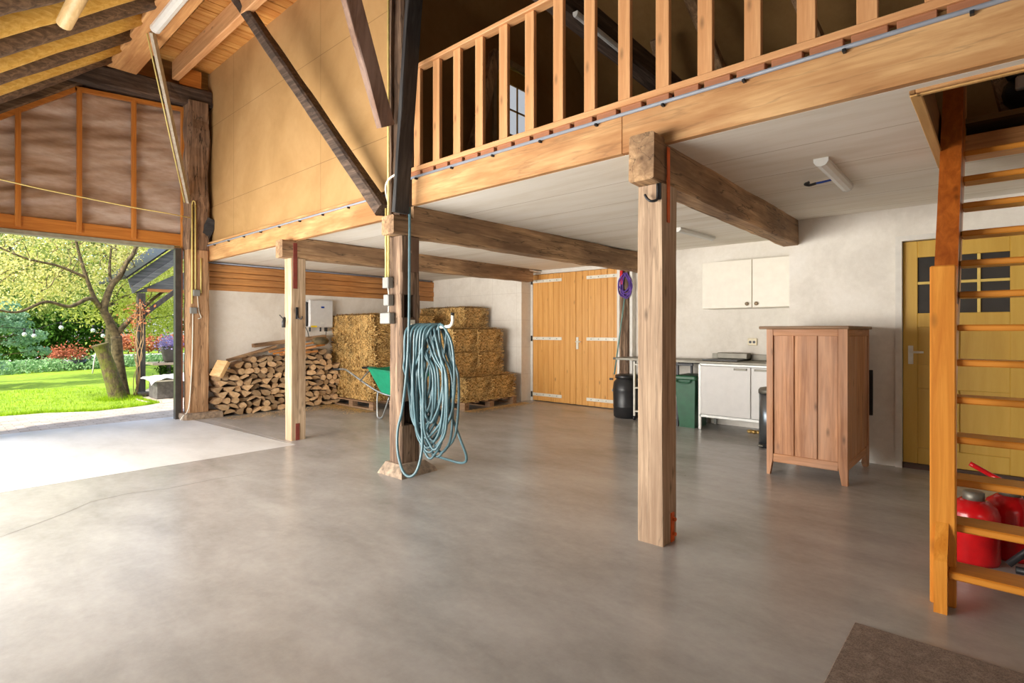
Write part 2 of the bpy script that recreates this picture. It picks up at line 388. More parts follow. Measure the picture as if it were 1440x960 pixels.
m = MB(); P_ = [(-4.70, .40), (-4.86, .62), (-4.99, .78), (-5.16, .95), (-5.20, 1.2), (-5.12, 1.45), (-5.14, 1.8), (-5.10, 2.1)]
for (a_, b_), (c_, d_) in zip(P_, P_[1:]):
    i_ = m.add([(a_ - .003, b_, .0006), (a_ + .003, b_, .0006), (c_ + .003, d_, .0006), (c_ - .003, d_, .0006)]); m.face([i_, i_ + 1, i_ + 2, i_ + 3])
struct(m.obj('floor', plain('crack_line', (96, 88, 80), .9), origin=(0, 0, 0)))
# gable wall (left): plastered base, boards above, beyond the post
m = MB(); m.box(-9.3, XG, 3.05, 7.9, -0.05, 1.93); struct(m.obj('wall_left', M['plaster'], origin=(0, 0, 0)))
m = MB(); m.box(-9.3, XG - 0.06, 3.05, 7.9, 1.93, 2.5)
m.box(-9.45, -9.31, -1.6, 3.3, 2.56, 5.6)
struct(m.obj('wall_left', W('board', 'Y'), origin=(0, 0, 0)))
m = MB()
for i, (z0, z1) in enumerate(((1.925, 2.02), (2.025, 2.13), (2.135, 2.215), (2.22, 2.335))):
    m = MB(); m.bbox(XG - 0.05 + (i % 2) * 0.012, XG + (i % 2) * 0.012, 3.08, 7.6, z0, z1, 0.004)
    o = m.obj('wall_board', W('board', 'Y')); o.location.y += 0.0
    tag(o, ['lowest orange brown board along the plastered gable wall', 'second board up above the white plastered gable wall',
            'narrow third board up on the gable wall, below the top one', 'topmost orange board of the gable wall under the loft ceiling'][i], 'board', 'boards above the plastered gable wall')

# back walls
m = MB(); m.prism([(-9.3, 7.6), (-6.6, 7.6), (-6.6, 7.99), (-6.72, 7.99), (-6.72, 7.75), (-9.3, 7.75)], 'Z', -0.05, 2.6); struct(m.obj('wall_back', M['block'], origin=(0, 0, 0)))
m = MB(); m.box(-4.56, -1.6, 7.6, 7.75, -0.05, 2.6); m.box(-6.6, -4.4, 8.0, 8.1, -0.05, 2.6); struct(m.obj('wall_back', M['kwall'], origin=(0, 0, 0)))
m = MB(); m.box(-6.58, -4.56, 7.86, 7.95, 2.345, 2.56); m.box(-6.599, -6.545, 7.86, 7.95, 0, 2.345); m.box(-4.655, -4.56, 7.72, 7.95, 0, 2.56); struct(m.obj('trim_1', M['frame_white'], origin=(0, 0, 0)))
m = MB(); m.box(-1.71, -0.767, 6.36, 7.7, -0.05, 2.6); m.box(-0.767, 0.36, 6.36, 6.6, 2.2, 2.6); m.box(0.36, 4.1, 6.36, 6.6, -0.05, 2.6); struct(m.obj('wall_back', M['kwall'], origin=(0, 0, 0)))
m = MB(); m.box(4.0, 4.15, -1.6, 8.2, -0.1, 6.5); struct(m.obj('wall_right', M['kwall'], origin=(0, 0, 0)))
m = MB(); m.box(-9.3, 4.1, -1.55, -1.4, -0.1, 2.6); struct(m.obj('wall_front', M['kwall'], origin=(0, 0, 0)))
m = MB(); m.box(-9.3, 4.1, 8.1, 8.25, -0.1, 6.5); struct(m.obj('wall_back', M['loftboard'], origin=(0, 0, 0)))

# ceilings under the loft (with the stair opening x>-0.31, y 3.23-4.78)
def slab(m, x0, x1, y0, y1, t=0.02):
    z0, z1 = ceilz(y0), ceilz(y1)
    b = m.add([(x0, y0, z0), (x1, y0, z0), (x1, y1, z1), (x0, y1, z1), (x0, y0, z0 + t), (x1, y0, z0 + t), (x1, y1, z1 + t), (x0, y1, z1 + t)])
    for q in ((0, 3, 2, 1), (4, 5, 6, 7), (0, 1, 5, 4), (1, 2, 6, 5), (2, 3, 7, 6), (3, 0, 4, 7)): m.face([b + i for i in q])
m = MB(); slab(m, -4.12, -0.31, 3.15, 8.1); slab(m, -0.31, 4.05, 3.15, 3.23); slab(m, -0.31, 4.05, 4.78, 8.1); slab(m, 0.8, 4.05, 3.23, 4.78)
m.box(-6.32, -4.12, 3.15, 8.1, 2.412, 2.43)
struct(m.obj('ceiling', M['ceil'], origin=(0, 0, 0)))
m = MB(); m.box(-9.15, -6.32, 3.2, 7.9, 2.375, 2.395); struct(m.obj('ceiling', M['ceil'], origin=(0, 0, 0)))
# loft floor boards
m = MB(); m.box(-9.1, -0.33, 3.2, 8.1, 2.70, 2.735); m.box(-0.33, 4.0, 3.12, 3.21, 2.70, 2.735); m.box(-0.33, 4.0, 4.8, 8.1, 2.70, 2.735); m.box(0.82, 4.0, 3.2, 4.8, 2.70, 2.735)
struct(m.obj('loft_floor', W('loft', 'X'), origin=(0, 0, 0)))
# stair opening lining
m = MB(); m.bbox(-0.335, -0.31, 3.21, 4.80, 2.43, 2.74); struct(m.obj('trim_2', wood('lining', (120, 84, 48), (156, 114, 66), 'Y'), origin=(0, 0, 0)))
m = MB(); m.bbox(-0.31, 0.8, 3.21, 3.235, 2.43, 2.70); struct(m.obj('trim_3', W('fascia', 'X'), origin=(0, 0, 0)))
m = MB(); m.bbox(-0.335, -0.29, 3.235, 4.80, 2.425, 2.447, 0.003); m.bbox(-0.31, 0.8, 3.235, 3.26, 2.425, 2.45, 0.003); struct(m.obj('trim_4', wood('edging', (190, 146, 86), (216, 172, 110), 'Y'), origin=(0, 0, 0)))

# upper ochre wall above left bay, loft partition, loft walls
m = MB(); m.box(-9.15, -4.1, 3.14, 3.2, 2.58, 5.26); struct(m.obj('wall_loft', M['ochre'], origin=(0, 0, 0)))
m = MB(); m.box(-4.86, -4.76, 3.2, 4.93, 2.735, 6.4); m.box(-4.86, -4.76, 5.70, 8.1, 2.735, 6.4); m.box(-4.86, -4.76, 4.93, 5.70, 4.78, 6.4); struct(m.obj('wall_loft', M['loftboard'], origin=(0, 0, 0)))
# roofs
m = MB(); m.prism([(-1.6, 2.42), (1.95, 5.26), (2.4, 5.33), (2.4, 5.5), (-1.6, 2.6)], 'X', -9.35, 4.15); struct(m.obj('roof', M['dark'], origin=(0, 0, 0)))
m = MB(); m.prism([(2.2, 5.62), (5.4, 6.35), (8.3, 4.0), (8.3, 4.2), (5.4, 6.55), (2.2, 5.8)], 'X', -9.35, 4.15); struct(m.obj('roof', M['loftboard'], origin=(0, 0, 0)))
# plank ceiling of the nave: each plank one object
pr = []
def planks():
    base = None; x = -9.1; k = 0; r = random.Random(3)
    while x < -3.9:
        wd = r.choice([0.10, 0.12, 0.15]); m = MB(); m.bbox(x + 0.003, x + wd - 0.004, 2.36, 3.14, 5.25 + r.uniform(0, .006), 5.28, 0.004)
        yield m; x += wd
m = MB(); x = -9.1; r = random.Random(3); nn = []
while x < 4.0:
    wd = r.choice([0.09, 0.12, 0.15]); m.bbox(x + 0.004, x + wd - 0.005, 2.40, 3.16, 5.25 + r.uniform(0, .008), 5.28, 0.004); x += wd
struct(m.obj('ceiling', W('plank', 'Y'), origin=(0, 0, 0)))
m = MB(); m.box(-9.1, 4.1, 2.2, 3.3, 5.34, 5.38); struct(m.obj('roof', M['dark'], origin=(0, 0, 0)))

# ================================================================== GABLE WITH THE OPENING
# gauze-covered infill with real wrinkles
def rl(y): return 4.49 + 0.8 * (y - 1.5) if y < 1.5 else 4.49 + 0.085 * (y - 1.5)
m = MB(); ny, nz = 150, 60; r = random.Random(5)
from mathutils import noise
rows = []
for j in range(nz + 1):
    row = []
    for i in range(ny + 1):
        y = -1.3 + 4.1 * i / ny; top = max(rl(y) + 0.02, 2.75); z = 2.70 + (top - 2.70) * j / nz
        dx = 0.05 * noise.noise(V((y * 1.0 + z * .5, z * 4.0, 3))) + 0.035 * noise.noise(V((y * 2.0 + 2, z * 11 - y * 3, 1)))
        row.append(m.add([(XG - 0.065 + dx, y, z)]))
    rows.append(row)
m.sm = True
for j in range(nz):
    for i in range(ny): m.face([rows[j][i], rows[j][i + 1], rows[j + 1][i + 1], rows[j + 1][i]])
tag(m.obj('wall_membrane', M['foil'], origin=(XG, 1, 2.7)), 'brown wrinkled gauze membrane stapled behind the orange battens of the gable', 'membrane')
for y, lab in ((0.94, 'leftmost visible upright orange batten on the gable'), (1.545, 'upright orange batten under the peak of the gable'), (2.155, 'upright orange batten right of the peak, over the doorway'), (2.775, 'upright orange batten beside the old gable post'), (0.3, 'upright orange batten left of the others on the gable')):
    m = MB(); m.bbox(XG - 0.03, XG + 0.03, y - 0.027, y + 0.027, 2.60 if y < 2.7 else 2.52, rl(y) - 0.01, 0.003)
    tag(m.obj('batten', W('orange', 'Z')), lab, 'batten', 'battens on the gable')
m = MB(); m.beam((XG, -1.3, rl(-1.3) ), (XG, 1.52, rl(1.52)), 0.055, 0.055, side=(1, 0, 0)); tag(m.obj('batten', W('orange', 'Y')), 'sloping orange batten rising to the peak of the gable', 'batten', 'battens on the gable')
m = MB(); m.beam((XG, 1.50, rl(1.5)), (XG, 2.80, rl(2.8)), 0.055, 0.055, side=(1, 0, 0)); tag(m.obj('batten', W('orange', 'Y')), 'nearly level orange batten under the dark tie beam of the gable', 'batten', 'battens on the gable')
m = MB(); m.bbox(XG - 0.06, XG - 0.005, -1.35, 2.80, 2.56, 2.735, 0.004); tag(m.obj('lintel_board', W('orange', 'Y')), 'long orange board across the top of the open doorway', 'board')
m = MB(); m.bbox(XG - 0.12, XG + 0.01, -1.35, 2.66, 2.505, 2.56, 0.004); tag(m.obj('door_track', plain('track_grey', (146, 142, 124), 0.7)), 'grey green rail under the lintel of the open doorway', 'rail')
m = MB(); m.bbox(XG - 0.02, XG + 0.07, 2.655, 2.735, 0, 2.52, 0.003); m.mat(1).bbox(XG + 0.0, XG + 0.075, 2.735, 2.752, 0, 2.52, 0.002)
tag(m.obj('door_jamb', [plain('jamb', (62, 58, 54), 0.4, var=.15), plain('jamb_rust', (112, 66, 44), 0.8)]), 'dark upright jamb at the right of the open doorway', 'door jamb')
# dark tie beam on the gable and its knee
m = MB(); m.beam((XG + .03, 1.15, 4.66), (XG + .03, 3.13, 4.82), 0.24, 0.26, side=(1, 0, 0), wob=0.012, segs=14, seed=4, ch=.02); tag(m.obj('tie_beam', W('darkbeam', 'Y')), 'dark old tie beam crossing the gable above the battens', 'beam')
m = MB(); m.beam((XG - .01, -1.3, rl(-1.3) + .10), (XG - .01, 1.6, rl(1.5) + .18), 0.12, 0.14, side=(1, 0, 0), wob=0.01, segs=12, seed=5, ch=.03); tag(m.obj('rafter', W('darklog', 'Y')), 'dark rafter lying along the gable batten, lowest of the rafters', 'rafter', 'round rafters of the left roof slope')
# old gable post with padstone
t = thing('gable_post', 'weathered brown timber post on a stone pad beside the open doorway', 'post', (-8.9, 2.93, 0))
m = MB(); m.beam((-9.0, 2.93, 0.07), (-9.0, 2.93, 2.5), 0.2, 0.28, side=(1, 0, 0), wob=0.008, segs=16, seed=6, ch=.02); m.obj('shaft', wood('gpost', (146, 108, 76), (212, 172, 130), 'Z', 0.8, stain=(150, 110, 78), bmp=.5, cracks=.6), t)
m = MB(); m.beam((-9.02, 2.935, 2.5), (-9.02, 2.93, 4.72), 0.22, 0.30, side=(1, 0, 0), wob=0.02, segs=16, seed=7, ch=.03); tag(m.obj('shaft', wood('gpostup', (100, 76, 58), (172, 138, 108), 'Z', 0.9, stain=(66, 50, 42), bmp=.9, cracks=.9), t), 'darker rough upper length of the post')
m = MB(); m.beam((-9.0, 2.98, -0.01), (-9.0, 2.98, 0.09), 0.42, 0.56, side=(1, 0, 0), wob=0.012, segs=2, seed=8, ch=.04); m.obj('pad_stone', M['stone'], t)
m = MB(); m.beam((-9.05, 2.86, 2.30), (-8.93, 3.14, 2.98), 0.1, 0.16, side=(1, 0, 0), wob=0.012, segs=6, seed=9, ch=.02); m.obj('knee', W('black', 'Y'), t)

# ================================================================== LOFT EDGE
m = MB(); m.bbox(-4.02, -1.833, 3.10, 3.15, 2.445, 2.70, 0.003); tag(m.obj('loft_fascia', W('fascia', 'X')), 'broad light fascia board under the balustrade, between the central post and the right post', 'fascia')
m = MB(); m.bbox(-1.830, 4.0, 3.10, 3.15, 2.445, 2.70, 0.003); tag(m.obj('loft_fascia', W('fascia', 'X')), 'broad light fascia board under the balustrade, from the right post past the stair', 'fascia')
m = MB(); m.bbox(-9.1, -6.35, 3.08, 3.14, 2.36, 2.60, 0.004); m.bbox(-6.35, -4.2, 3.075, 3.14, 2.37, 2.60, 0.004); tag(m.obj('loft_fascia', W('fascia', 'X')), 'light plywood fascia of the left bay under the ochre wall', 'fascia')
m = MB(); m.bbox(-9.12, -4.2, 3.06, 3.14, 2.603, 2.63, 0.003); tag(m.obj('edge_strip', W('fascia', 'X')), 'thin wooden strip between the ochre wall and the left fascia', 'strip')
# conduits along the fascia with clips
t = thing('electrical_conduit', 'long grey conduit pipe clipped along the fascia under the balustrade', 'conduit', (0, 3.08, 2.69))
m = MB(); m.tube([(-4.03, 3.085, 2.69), (4.0, 3.085, 2.69)], 0.012); m.obj('pipe', M['grey_pvc'], t)
for i in range(13):
    m = MB(); x = -3.94 + .48 * i; m.bbox(x - .008, x + .008, 3.072, 3.10, 2.665, 2.682, .002); m.obj('pipe_clip', M['dark_metal'], t)
t = thing('electrical_conduit', 'thin grey conduit pipe clipped along the left fascia, bent down at the gable', 'conduit', (-6.5, 3.06, 2.58))
m = MB(); m.tube(spline([(-4.23, 3.055, 2.588), (-6.5, 3.055, 2.585), (-8.95, 3.055, 2.582), (-9.06, 3.055, 2.57), (-9.09, 3.055, 2.52), (-9.09, 3.055, 2.42), (-9.08, 3.06, 2.36), (-9.08, 3.2, 2.35)], 6), 0.011); m.obj('pipe', M['grey_pvc'], t)
for i in range(9):
    m = MB(); x = -4.5 - .52 * i; m.bbox(x - .008, x + .008, 3.046, 3.075, 2.56, 2.578, .002); m.obj('pipe_clip', M['dark_metal'], t)
m = MB(); m.tube([(XG + .02, 3.2, 2.352), (XG + .02, 7.5, 2.352)], 0.013); tag(m.obj('electrical_conduit', M['grey_pvc']), 'grey conduit pipe running above the gable wall boards', 'conduit')
# balustrade
t = thing('balustrade', 'pine balustrade with flat balusters along the edge of the loft', 'balustrade', (-1.5, 3.1, 2.70))
m = MB(); m.bbox(-4.06, 3.9, 3.085, 3.155, 2.745, 2.785, 0.004); m.obj('bottom_rail', W('pine', 'X'), t)
m = MB(); m.bbox(-4.06, 3.9, 3.075, 3.165, 3.665, 3.70, 0.005); m.obj('hand_rail', W('pine', 'X'), t)
bal0 = None
for i in range(29):
    x = -3.99 + .2660 * i
    if bal0 is None:
        m = MB(); m.bbox(x, x + .088, 3.10, 3.135, 2.785, 3.665, 0.003); bal0 = m.obj('baluster', W('pine', 'Z'), t)
    else:
        c = bal0.copy(); COL.objects.link(c); c.parent = t; c.location = (.2660 * i, 0, 0)
sp0 = None
for i in range(30):
    if sp0 is None:
        m = MB(); m.bbox(-4.05, -3.90, 3.10, 3.15, 2.703, 2.745, 0.003); sp0 = m.obj('spacer_block', wood('spacer', (150, 96, 66), (190, 132, 96), 'X'), t)
    else:
        c = sp0.copy(); COL.objects.link(c); c.parent = t; c.location = (.184 * i, 0, 0)

# ================================================================== POSTS AND BEAMS
def hook_mesh(m, x, y, z, s=1.0):
    m.beam((x, y, z), (x, y, z - .12 * s), .03 * s, .006, side=(1, 0, 0)); return m
# right post
t = thing('timber_post', 'square sawn pale timber post in front of the kitchen corner, nearest the camera', 'post', (-1.61, 3.14, 0))
m = MB(); m.beam((-1.605, 3.14, 0), (-1.605, 3.14, 2.19), 0.165, 0.19, side=(1, 0, 0), wob=0.002, segs=10, seed=11, ch=.005); m.obj('shaft', W('post', 'Z'), t)
m = MB(); m.bbox(-1.523, -1.516, 3.10, 3.135, 1.96, 2.42, .003); m.obj('strap', M['orange_paint'], t)
m = MB(); m.bbox(-1.523, -1.513, 3.15, 3.19, 0.0, 0.18, .003); m.tube([(-1.515, 3.17, .14), (-1.495, 3.17, .14)], .012); m.tube([(-1.515, 3.17, .05), (-1.495, 3.17, .05)], .012); m.obj('foot_bracket', M['orange_paint'], t)
m = MB(); m.tube(spline([(-1.545, 3.03, 2.185), (-1.545, 3.03, 2.11), (-1.55, 3.02, 2.085), (-1.575, 3.0, 2.08), (-1.60, 3.0, 2.10), (-1.615, 3.0, 2.125)], 5), 0.008); m.bbox(-1.56, -1.53, 3.035, 3.045, 2.09, 2.19, .002); m.obj('iron_hook', M['dark_metal'], t)
m = MB(); m.beam((-1.612, 2.95, 2.34), (-1.70, 6.36, 2.355), 0.165, 0.285, side=(1, 0, 0), wob=0.005, segs=22, seed=12, ch=.012)
tag(m.obj('ceiling_beam', W('beam', 'Y')), 'stout old beam resting on the right post and running back to the kitchen wall', 'beam')
# left post
t = thing('timber_post', 'slim pale timber post in front of the firewood', 'post', (-6.325, 3.14, 0))
m = MB(); m.beam((-6.325, 3.14, 0), (-6.325, 3.14, 2.16), 0.165, 0.18, side=(1, 0, 0), wob=0.003, segs=10, seed=13, ch=.008); m.obj('shaft', W('postpale', 'Z'), t)
m = MB(); m.bbox(-6.242, -6.236, 3.07, 3.12, 1.80, 2.34, .003); tag(m.obj('strap', M['red_oxide'], t), 'red oxide steel strap at the top'); 
m = MB(); m.bbox(-6.242, -6.236, 3.10, 3.15, 0.0, 0.2, .003); m.obj('foot_bracket', M['red_oxide'], t)
m = MB(); m.bbox(-6.242, -6.234, 3.10, 3.135, 1.44, 1.58, .003); m.tube(spline([(-6.235, 3.12, 1.48), (-6.22, 3.12, 1.45), (-6.19, 3.14, 1.44), (-6.17, 3.15, 1.47)], 4), .007); m.obj('iron_hook', M['black_rubber'], t)
m = MB(); m.tube([(-6.40, 3.05, 1.46), (-6.40, 3.03, 1.40), (-6.40, 3.03, 1.34)], .022); m.tube([(-6.40, 3.04, 1.43), (-6.44, 3.0, 1.49)], .006); m.obj('padlock', M['dark_metal'], t)
m = MB(); m.beam((-6.325, 2.94, 2.265), (-6.325, 3.12, 2.265), 0.17, 0.205, side=(1, 0, 0), ch=.012); m.beam((-6.325, 3.12, 2.285), (-6.40, 7.6, 2.31), 0.17, 0.245, side=(1, 0, 0), wob=0.006, segs=22, seed=14, ch=.012)
tag(m.obj('ceiling_beam', W('beam', 'Y')), 'old beam resting on the slim left post, ending at the block wall', 'beam')
m = MB(); m.beam((-4.11, 2.90, 2.252), (-4.11, 3.12, 2.252), 0.18, 0.17, side=(1, 0, 0), ch=.012); m.beam((-4.11, 3.12, 2.31), (-4.14, 7.6, 2.335), 0.18, 0.28, side=(1, 0, 0), wob=0.008, segs=26, seed=15, ch=.012)
tag(m.obj('ceiling_beam', W('beam', 'Y')), 'old beam jutting from the central post and running back past the wooden doors', 'beam')
# centre post
t = thing('old_post', 'massive dark reclaimed post with mortises, standing on a stone block', 'post', (-4.12, 3.08, 0))
m = MB()
x0, x1, y0, y1 = -4.21, -4.03, 2.99, 3.20
mort = [(0.44, 0.66), (1.42, 1.63)]
r = random.Random(21)
def wob(): return r.uniform(-.006, .006)
zs = [0.09, .44, .66, 1.05, 1.42, 1.63, 1.83, 2.16]
for z0, z1 in zip(zs, zs[1:]):
    if (z0, z1) in mort:   # mortise cut into the +x face
        m.box(x0, x1 - .15, y0, y1, z0, z1); m.box(x1 - .15, x1, y0, y0 + .03, z0, z1); m.box(x1 - .15, x1, y1 - .06, y1, z0, z1)
    else: m.beam(((x0 + x1) / 2, (y0 + y1) / 2, z0), ((x0 + x1) / 2, (y0 + y1) / 2, z1), x1 - x0, y1 - y0, side=(1, 0, 0), wob=.003, segs=3, seed=int(z0 * 100), ch=.012)
m.obj('shaft', W('oldpost', 'Z'), t)
m = MB(); m.beam((-4.15, 3.10, 2.35), (-4.13, 3.11, 5.3), .16, .16, side=(1, 0, 0), wob=.008, segs=14, seed=22, ch=.015); m.obj('upper_shaft', W('oldpost', 'Z'), t)
m = MB(); m.beam((-4.235, 3.06, 1.95), (-4.19, 3.05, 5.3), .06, .12, side=(1, 0, 0), wob=.006, segs=14, seed=23, ch=.01); m.obj('side_post', W('oldpost', 'Z'), t)
m = MB(); m.bbox(-4.032, -4.016, 3.06, 3.18, 1.84, 2.16, .004); m.tube([(-4.02, 3.09, 2.02), (-4.0, 3.09, 2.02)], .014); m.obj('face_plate', wood('plate', (92, 66, 50), (134, 102, 80), 'Z'), t)
m = MB(); b = [(-4.27, 2.90), (-3.90, 2.90), (-3.92, 3.32), (-4.28, 3.32)]; tp = [(-4.235, 2.965), (-4.0, 2.965), (-4.0, 3.24), (-4.235, 3.24)]
A = m.add([(x, y, 0) for x, y in b]); A2 = m.add([(x + (.02 if x < -4.1 else -.02), y + (.012 if y < 3 else -.012), .035) for x, y in b]); B = m.add([(x, y, .10) for x, y in tp])
for P, Q in ((A, A2), (A2, B)):
    for k in range(4): m.face([P + k, P + (k + 1) % 4, Q + (k + 1) % 4, Q + k])
m.face([B, B + 1, B + 2, B + 3]); m.obj('stone_foot', M['stone'], t)
m = MB(); m.beam((-3.965, 2.93, 2.34), (-3.60, 2.90, 5.3), 0.055, 0.15, side=(1, 0, 0), wob=.004, segs=10, seed=24, ch=.008)
tag(m.obj('raking_strut', W('black', 'Z')), 'blackened plank strut leaning up from the central beam end', 'strut')
m = MB(); m.beam((-4.30, 2.98, 2.42), (-6.9, 2.62, 5.42), 0.13, 0.13, side=(0, 1, 0), wob=.004, segs=16, seed=25, ch=.02)
tag(m.obj('diagonal_brace', W('darkbeam', 'X')), 'long dark diagonal brace rising left across the ochre wall', 'brace')
m = MB(); m.beam((-4.14, 2.90, 3.14), (-3.84, 1.86, 5.35), 0.075, 0.16, side=(1, 0, 0), wob=.003, segs=10, seed=26, ch=.006)
tag(m.obj('diagonal_brace', wood('brace2', (104, 76, 60), (150, 118, 98), 'Z', .8, stain=(178, 156, 146), stain_amt=.5)), 'short pale edged brace rising towards the roof beside the central post', 'brace')

# ================================================================== NAVE ROOF TIMBERS
m = MB(); m.bbox(-8.8, 3.9, 1.78, 2.12, 4.79, 4.86, .012); tag(m.obj('purlin', W('purlin', 'X')), 'very broad light purlin under the roof carrying a tube light', 'purlin')
m = MB(); m.bbox(-9.0, 3.9, 2.60, 2.69, 4.96, 5.22, .008); tag(m.obj('ceiling_joist', W('pine', 'X')), 'light pine joist under the plank ceiling', 'joist')
m = MB(); m.bbox(-9.1, -9.0, 2.7, 3.0, 4.93, 5.2, .006); tag(m.obj('packing_board', W('orange', 'Y')), 'short orange board above the tie beam at the gable corner', 'board')
logs = [(-8.62, 'darklog'), (-8.2, 'yellowlog'), (-7.78, 'darklog'), (-7.3, 'yellowlog'), (-6.82, 'darklog'), (-6.3, 'yellowlog'), (-5.78, 'darklog'), (-5.3, 'tanlog'), (-4.8, 'darklog'), (-4.3, 'yellowlog'), (-3.8, 'darklog')]
names = ['dark barky rafter nearest the gable, above the sloping batten', 'golden round rafter second from the gable', 'third rafter from the gable, dark and barky', 'fourth rafter from the gable, golden', 'fifth rafter from the gable, dark brown', 'sixth rafter from the gable, golden, crossed by a pale pole end', 'seventh rafter from the gable, dark with bark', 'pale tan round rafter in the top left corner', 'dark rafter over the camera', 'golden rafter over the camera', 'dark rafter farthest from the gable']
for (x, k), lab in zip(logs, names):
    m = MB(); r = random.Random(int(-x * 100)); pts = []; rad = []
    for i in range(13):
        y = -1.35 + 3.10 * i / 12; pts.append((x + r.uniform(-.012, .012), y, 4.52 + .8 * (y - 1.5) + .20 + r.uniform(-.01, .01))); rad.append((.15 if k != 'darklog' else .148) + r.uniform(-.006, .006))
    m.tube(pts, rad, 14); tag(m.obj('rafter', W(k, 'Y')), lab, 'rafter', 'round rafters of the left roof slope')
m = MB(); m.tube([(-5.70, .87, 3.80), (-5.3, .93, 3.97), (-4.4, 1.05, 4.3)], [.055, .06, .065], 14); tag(m.obj('pole', W('tanlog', 'X')), 'pale round pole end poking below the rafters', 'pole')
# purlin lamp
def tube_light(name, label, p0, p1, wd, drop, group, mat='white_plastic'):
    p0, p1 = V(p0), V(p1); t = thing(name, label, 'light', tuple((p0 + p1) / 2), group)
    d = (p1 - p0).normalized(); sd = V((0, 0, 1)).cross(d).normalized()
    m = MB(); q0, q1 = p0 + d * .03, p1 - d * .03
    prof = [(-wd/2, 0), (-wd/2, -drop*.45), (-wd*.32, -drop*.85), (0, -drop), (wd*.32, -drop*.85), (wd/2, -drop*.45), (wd/2, 0)]
    A = m.add([q0 + sd * a + V((0, 0, b)) for a, b in prof]); B = m.add([q1 + sd * a + V((0, 0, b)) for a, b in prof]); n = len(prof)
    for k in range(n): m.face([A + k, A + (k + 1) % n, B + (k + 1) % n, B + k])
    m.obj('diffuser', M[mat], t)
    for a, b in ((p0, q0), (q1, p1)):
        m = MB(); A = m.add([a + sd * x * 1.04 + V((0, 0, z * 1.04)) for x, z in prof]); B = m.add([b + sd * x * 1.04 + V((0, 0, z * 1.04)) for x, z in prof])
        for k in range(n): m.face([A + k, A + (k + 1) % n, B + (k + 1) % n, B + k])
        m.face([A + k for k in reversed(range(n))]); m.face([B + k for k in range(n)]); m.obj('end_cap', M['white_plastic'], t)
    return t
tube_light('tube_light', 'long tube light fixed under the broad purlin', (-7.25, 1.93, 4.79), (-5.85, 1.93, 4.79), .11, .07, 'tube lights')
tube_light('tube_light', 'white tube light on the ceiling near the stair opening', (-.905, 4.09, ceilz(4.1)), (-.925, 5.02, ceilz(5.0)), .085, .055, 'tube lights')
tube_light('tube_light', 'white tube light on the ceiling in front of the kitchen wall cupboard', (-2.75, 5.86, ceilz(5.9)), (-2.72, 6.78, ceilz(6.7)), .085, .05, 'tube lights')
tube_light('tube_light', 'white tube light on the ceiling in front of the wooden doors', (-5.52, 5.03, ceilz(5.0)), (-5.43, 5.95, ceilz(6.0)), .085, .05, 'tube lights')
m = MB(); m.tube(spline([(-.95, 4.60, 2.42), (-1.0, 4.56, 2.405), (-1.05, 4.55, 2.40)], 5), .008); m.mat(1).tube(spline([(-1.04, 4.55, 2.40), (-1.08, 4.53, 2.39), (-1.10, 4.50, 2.395), (-1.07, 4.50, 2.405)], 5), .010)
tag(m.obj('cable_end', [M['blue'], M['dark_metal']]), 'blue cable end with a clip hanging beside the ceiling light', 'cable')

# pale strut and string across the doorway
t = thing('diagonal_brace', 'slim whitish brace from the gable post up to the broad purlin', 'brace', (-8.9, 2.8, 3.2))
m = MB(); m.beam((-8.93, 2.80, 3.20), (-7.38, 1.93, 4.79), .035, .085, side=(1, 1, 0)); m.obj('bar', wood('pale_bar', (150, 138, 118), (186, 176, 158), 'Z', .6, bmp=.1), t)
m = MB(); m.tube([(-8.96, 2.755, 3.19), (-7.43, 1.89, 4.77)], .009); m.obj('pipe', M['yellow_pvc'], t)
m = MB(); m.tube(spline([(-8.5, -1.38, 3.30), (-8.5, .726, 3.026), (-8.5, 1.434, 2.961), (-8.5, 2.03, 2.92), (-8.55, 2.45, 2.915), (-8.88, 2.80, 2.96)], 6), .007); tag(m.obj('hanging_cable', M['yellow_pvc']), 'thin cream cable sagging across the gable above the doorway', 'cable')
# conduits on the gable post
t = thing('electrical_conduit', 'pair of yellowed conduit pipes with junction boxes on the gable post', 'conduit', (-8.88, 2.85, 1.5))
m = MB(); m.tube([(-8.885, 2.83, 1.70), (-8.885, 2.83, 3.16)], .011); m.tube([(-8.885, 2.875, 1.88), (-8.885, 2.875, 3.16)], .011); m.tube(spline([(-8.885, 2.83, 3.16), (-8.885, 2.84, 3.21), (-8.885, 2.865, 3.21), (-8.885, 2.875, 3.16)], 4), .008)
m.tube([(-8.885, 2.95, 1.86), (-8.885, 2.95, 2.38)], .010); m.obj('pipe', M['yellow_pvc'], t)
for y, z in ((2.885, 1.86), (2.845, 1.60)):
    m = MB(); m.bbox(-8.90, -8.85, y - .045, y + .045, z - .045, z + .045, .006); m.obj('junction_box', M['grey_plastic'], t)
m = MB(); m.tube(spline([(-8.88, 2.90, 1.82), (-8.88, 2.92, 1.6), (-8.88, 2.95, 1.5), (-8.88, 2.91, 1.48)], 5), .006); m.tube(spline([(-8.88, 2.84, 1.56), (-8.88, 2.83, .9), (-8.88, 2.80, .30), (-8.86, 2.76, .12), (-8.83, 2.70, .07), (-8.83, 2.66, .01)], 5), .008); m.obj('cable', M['white_metal'], t)
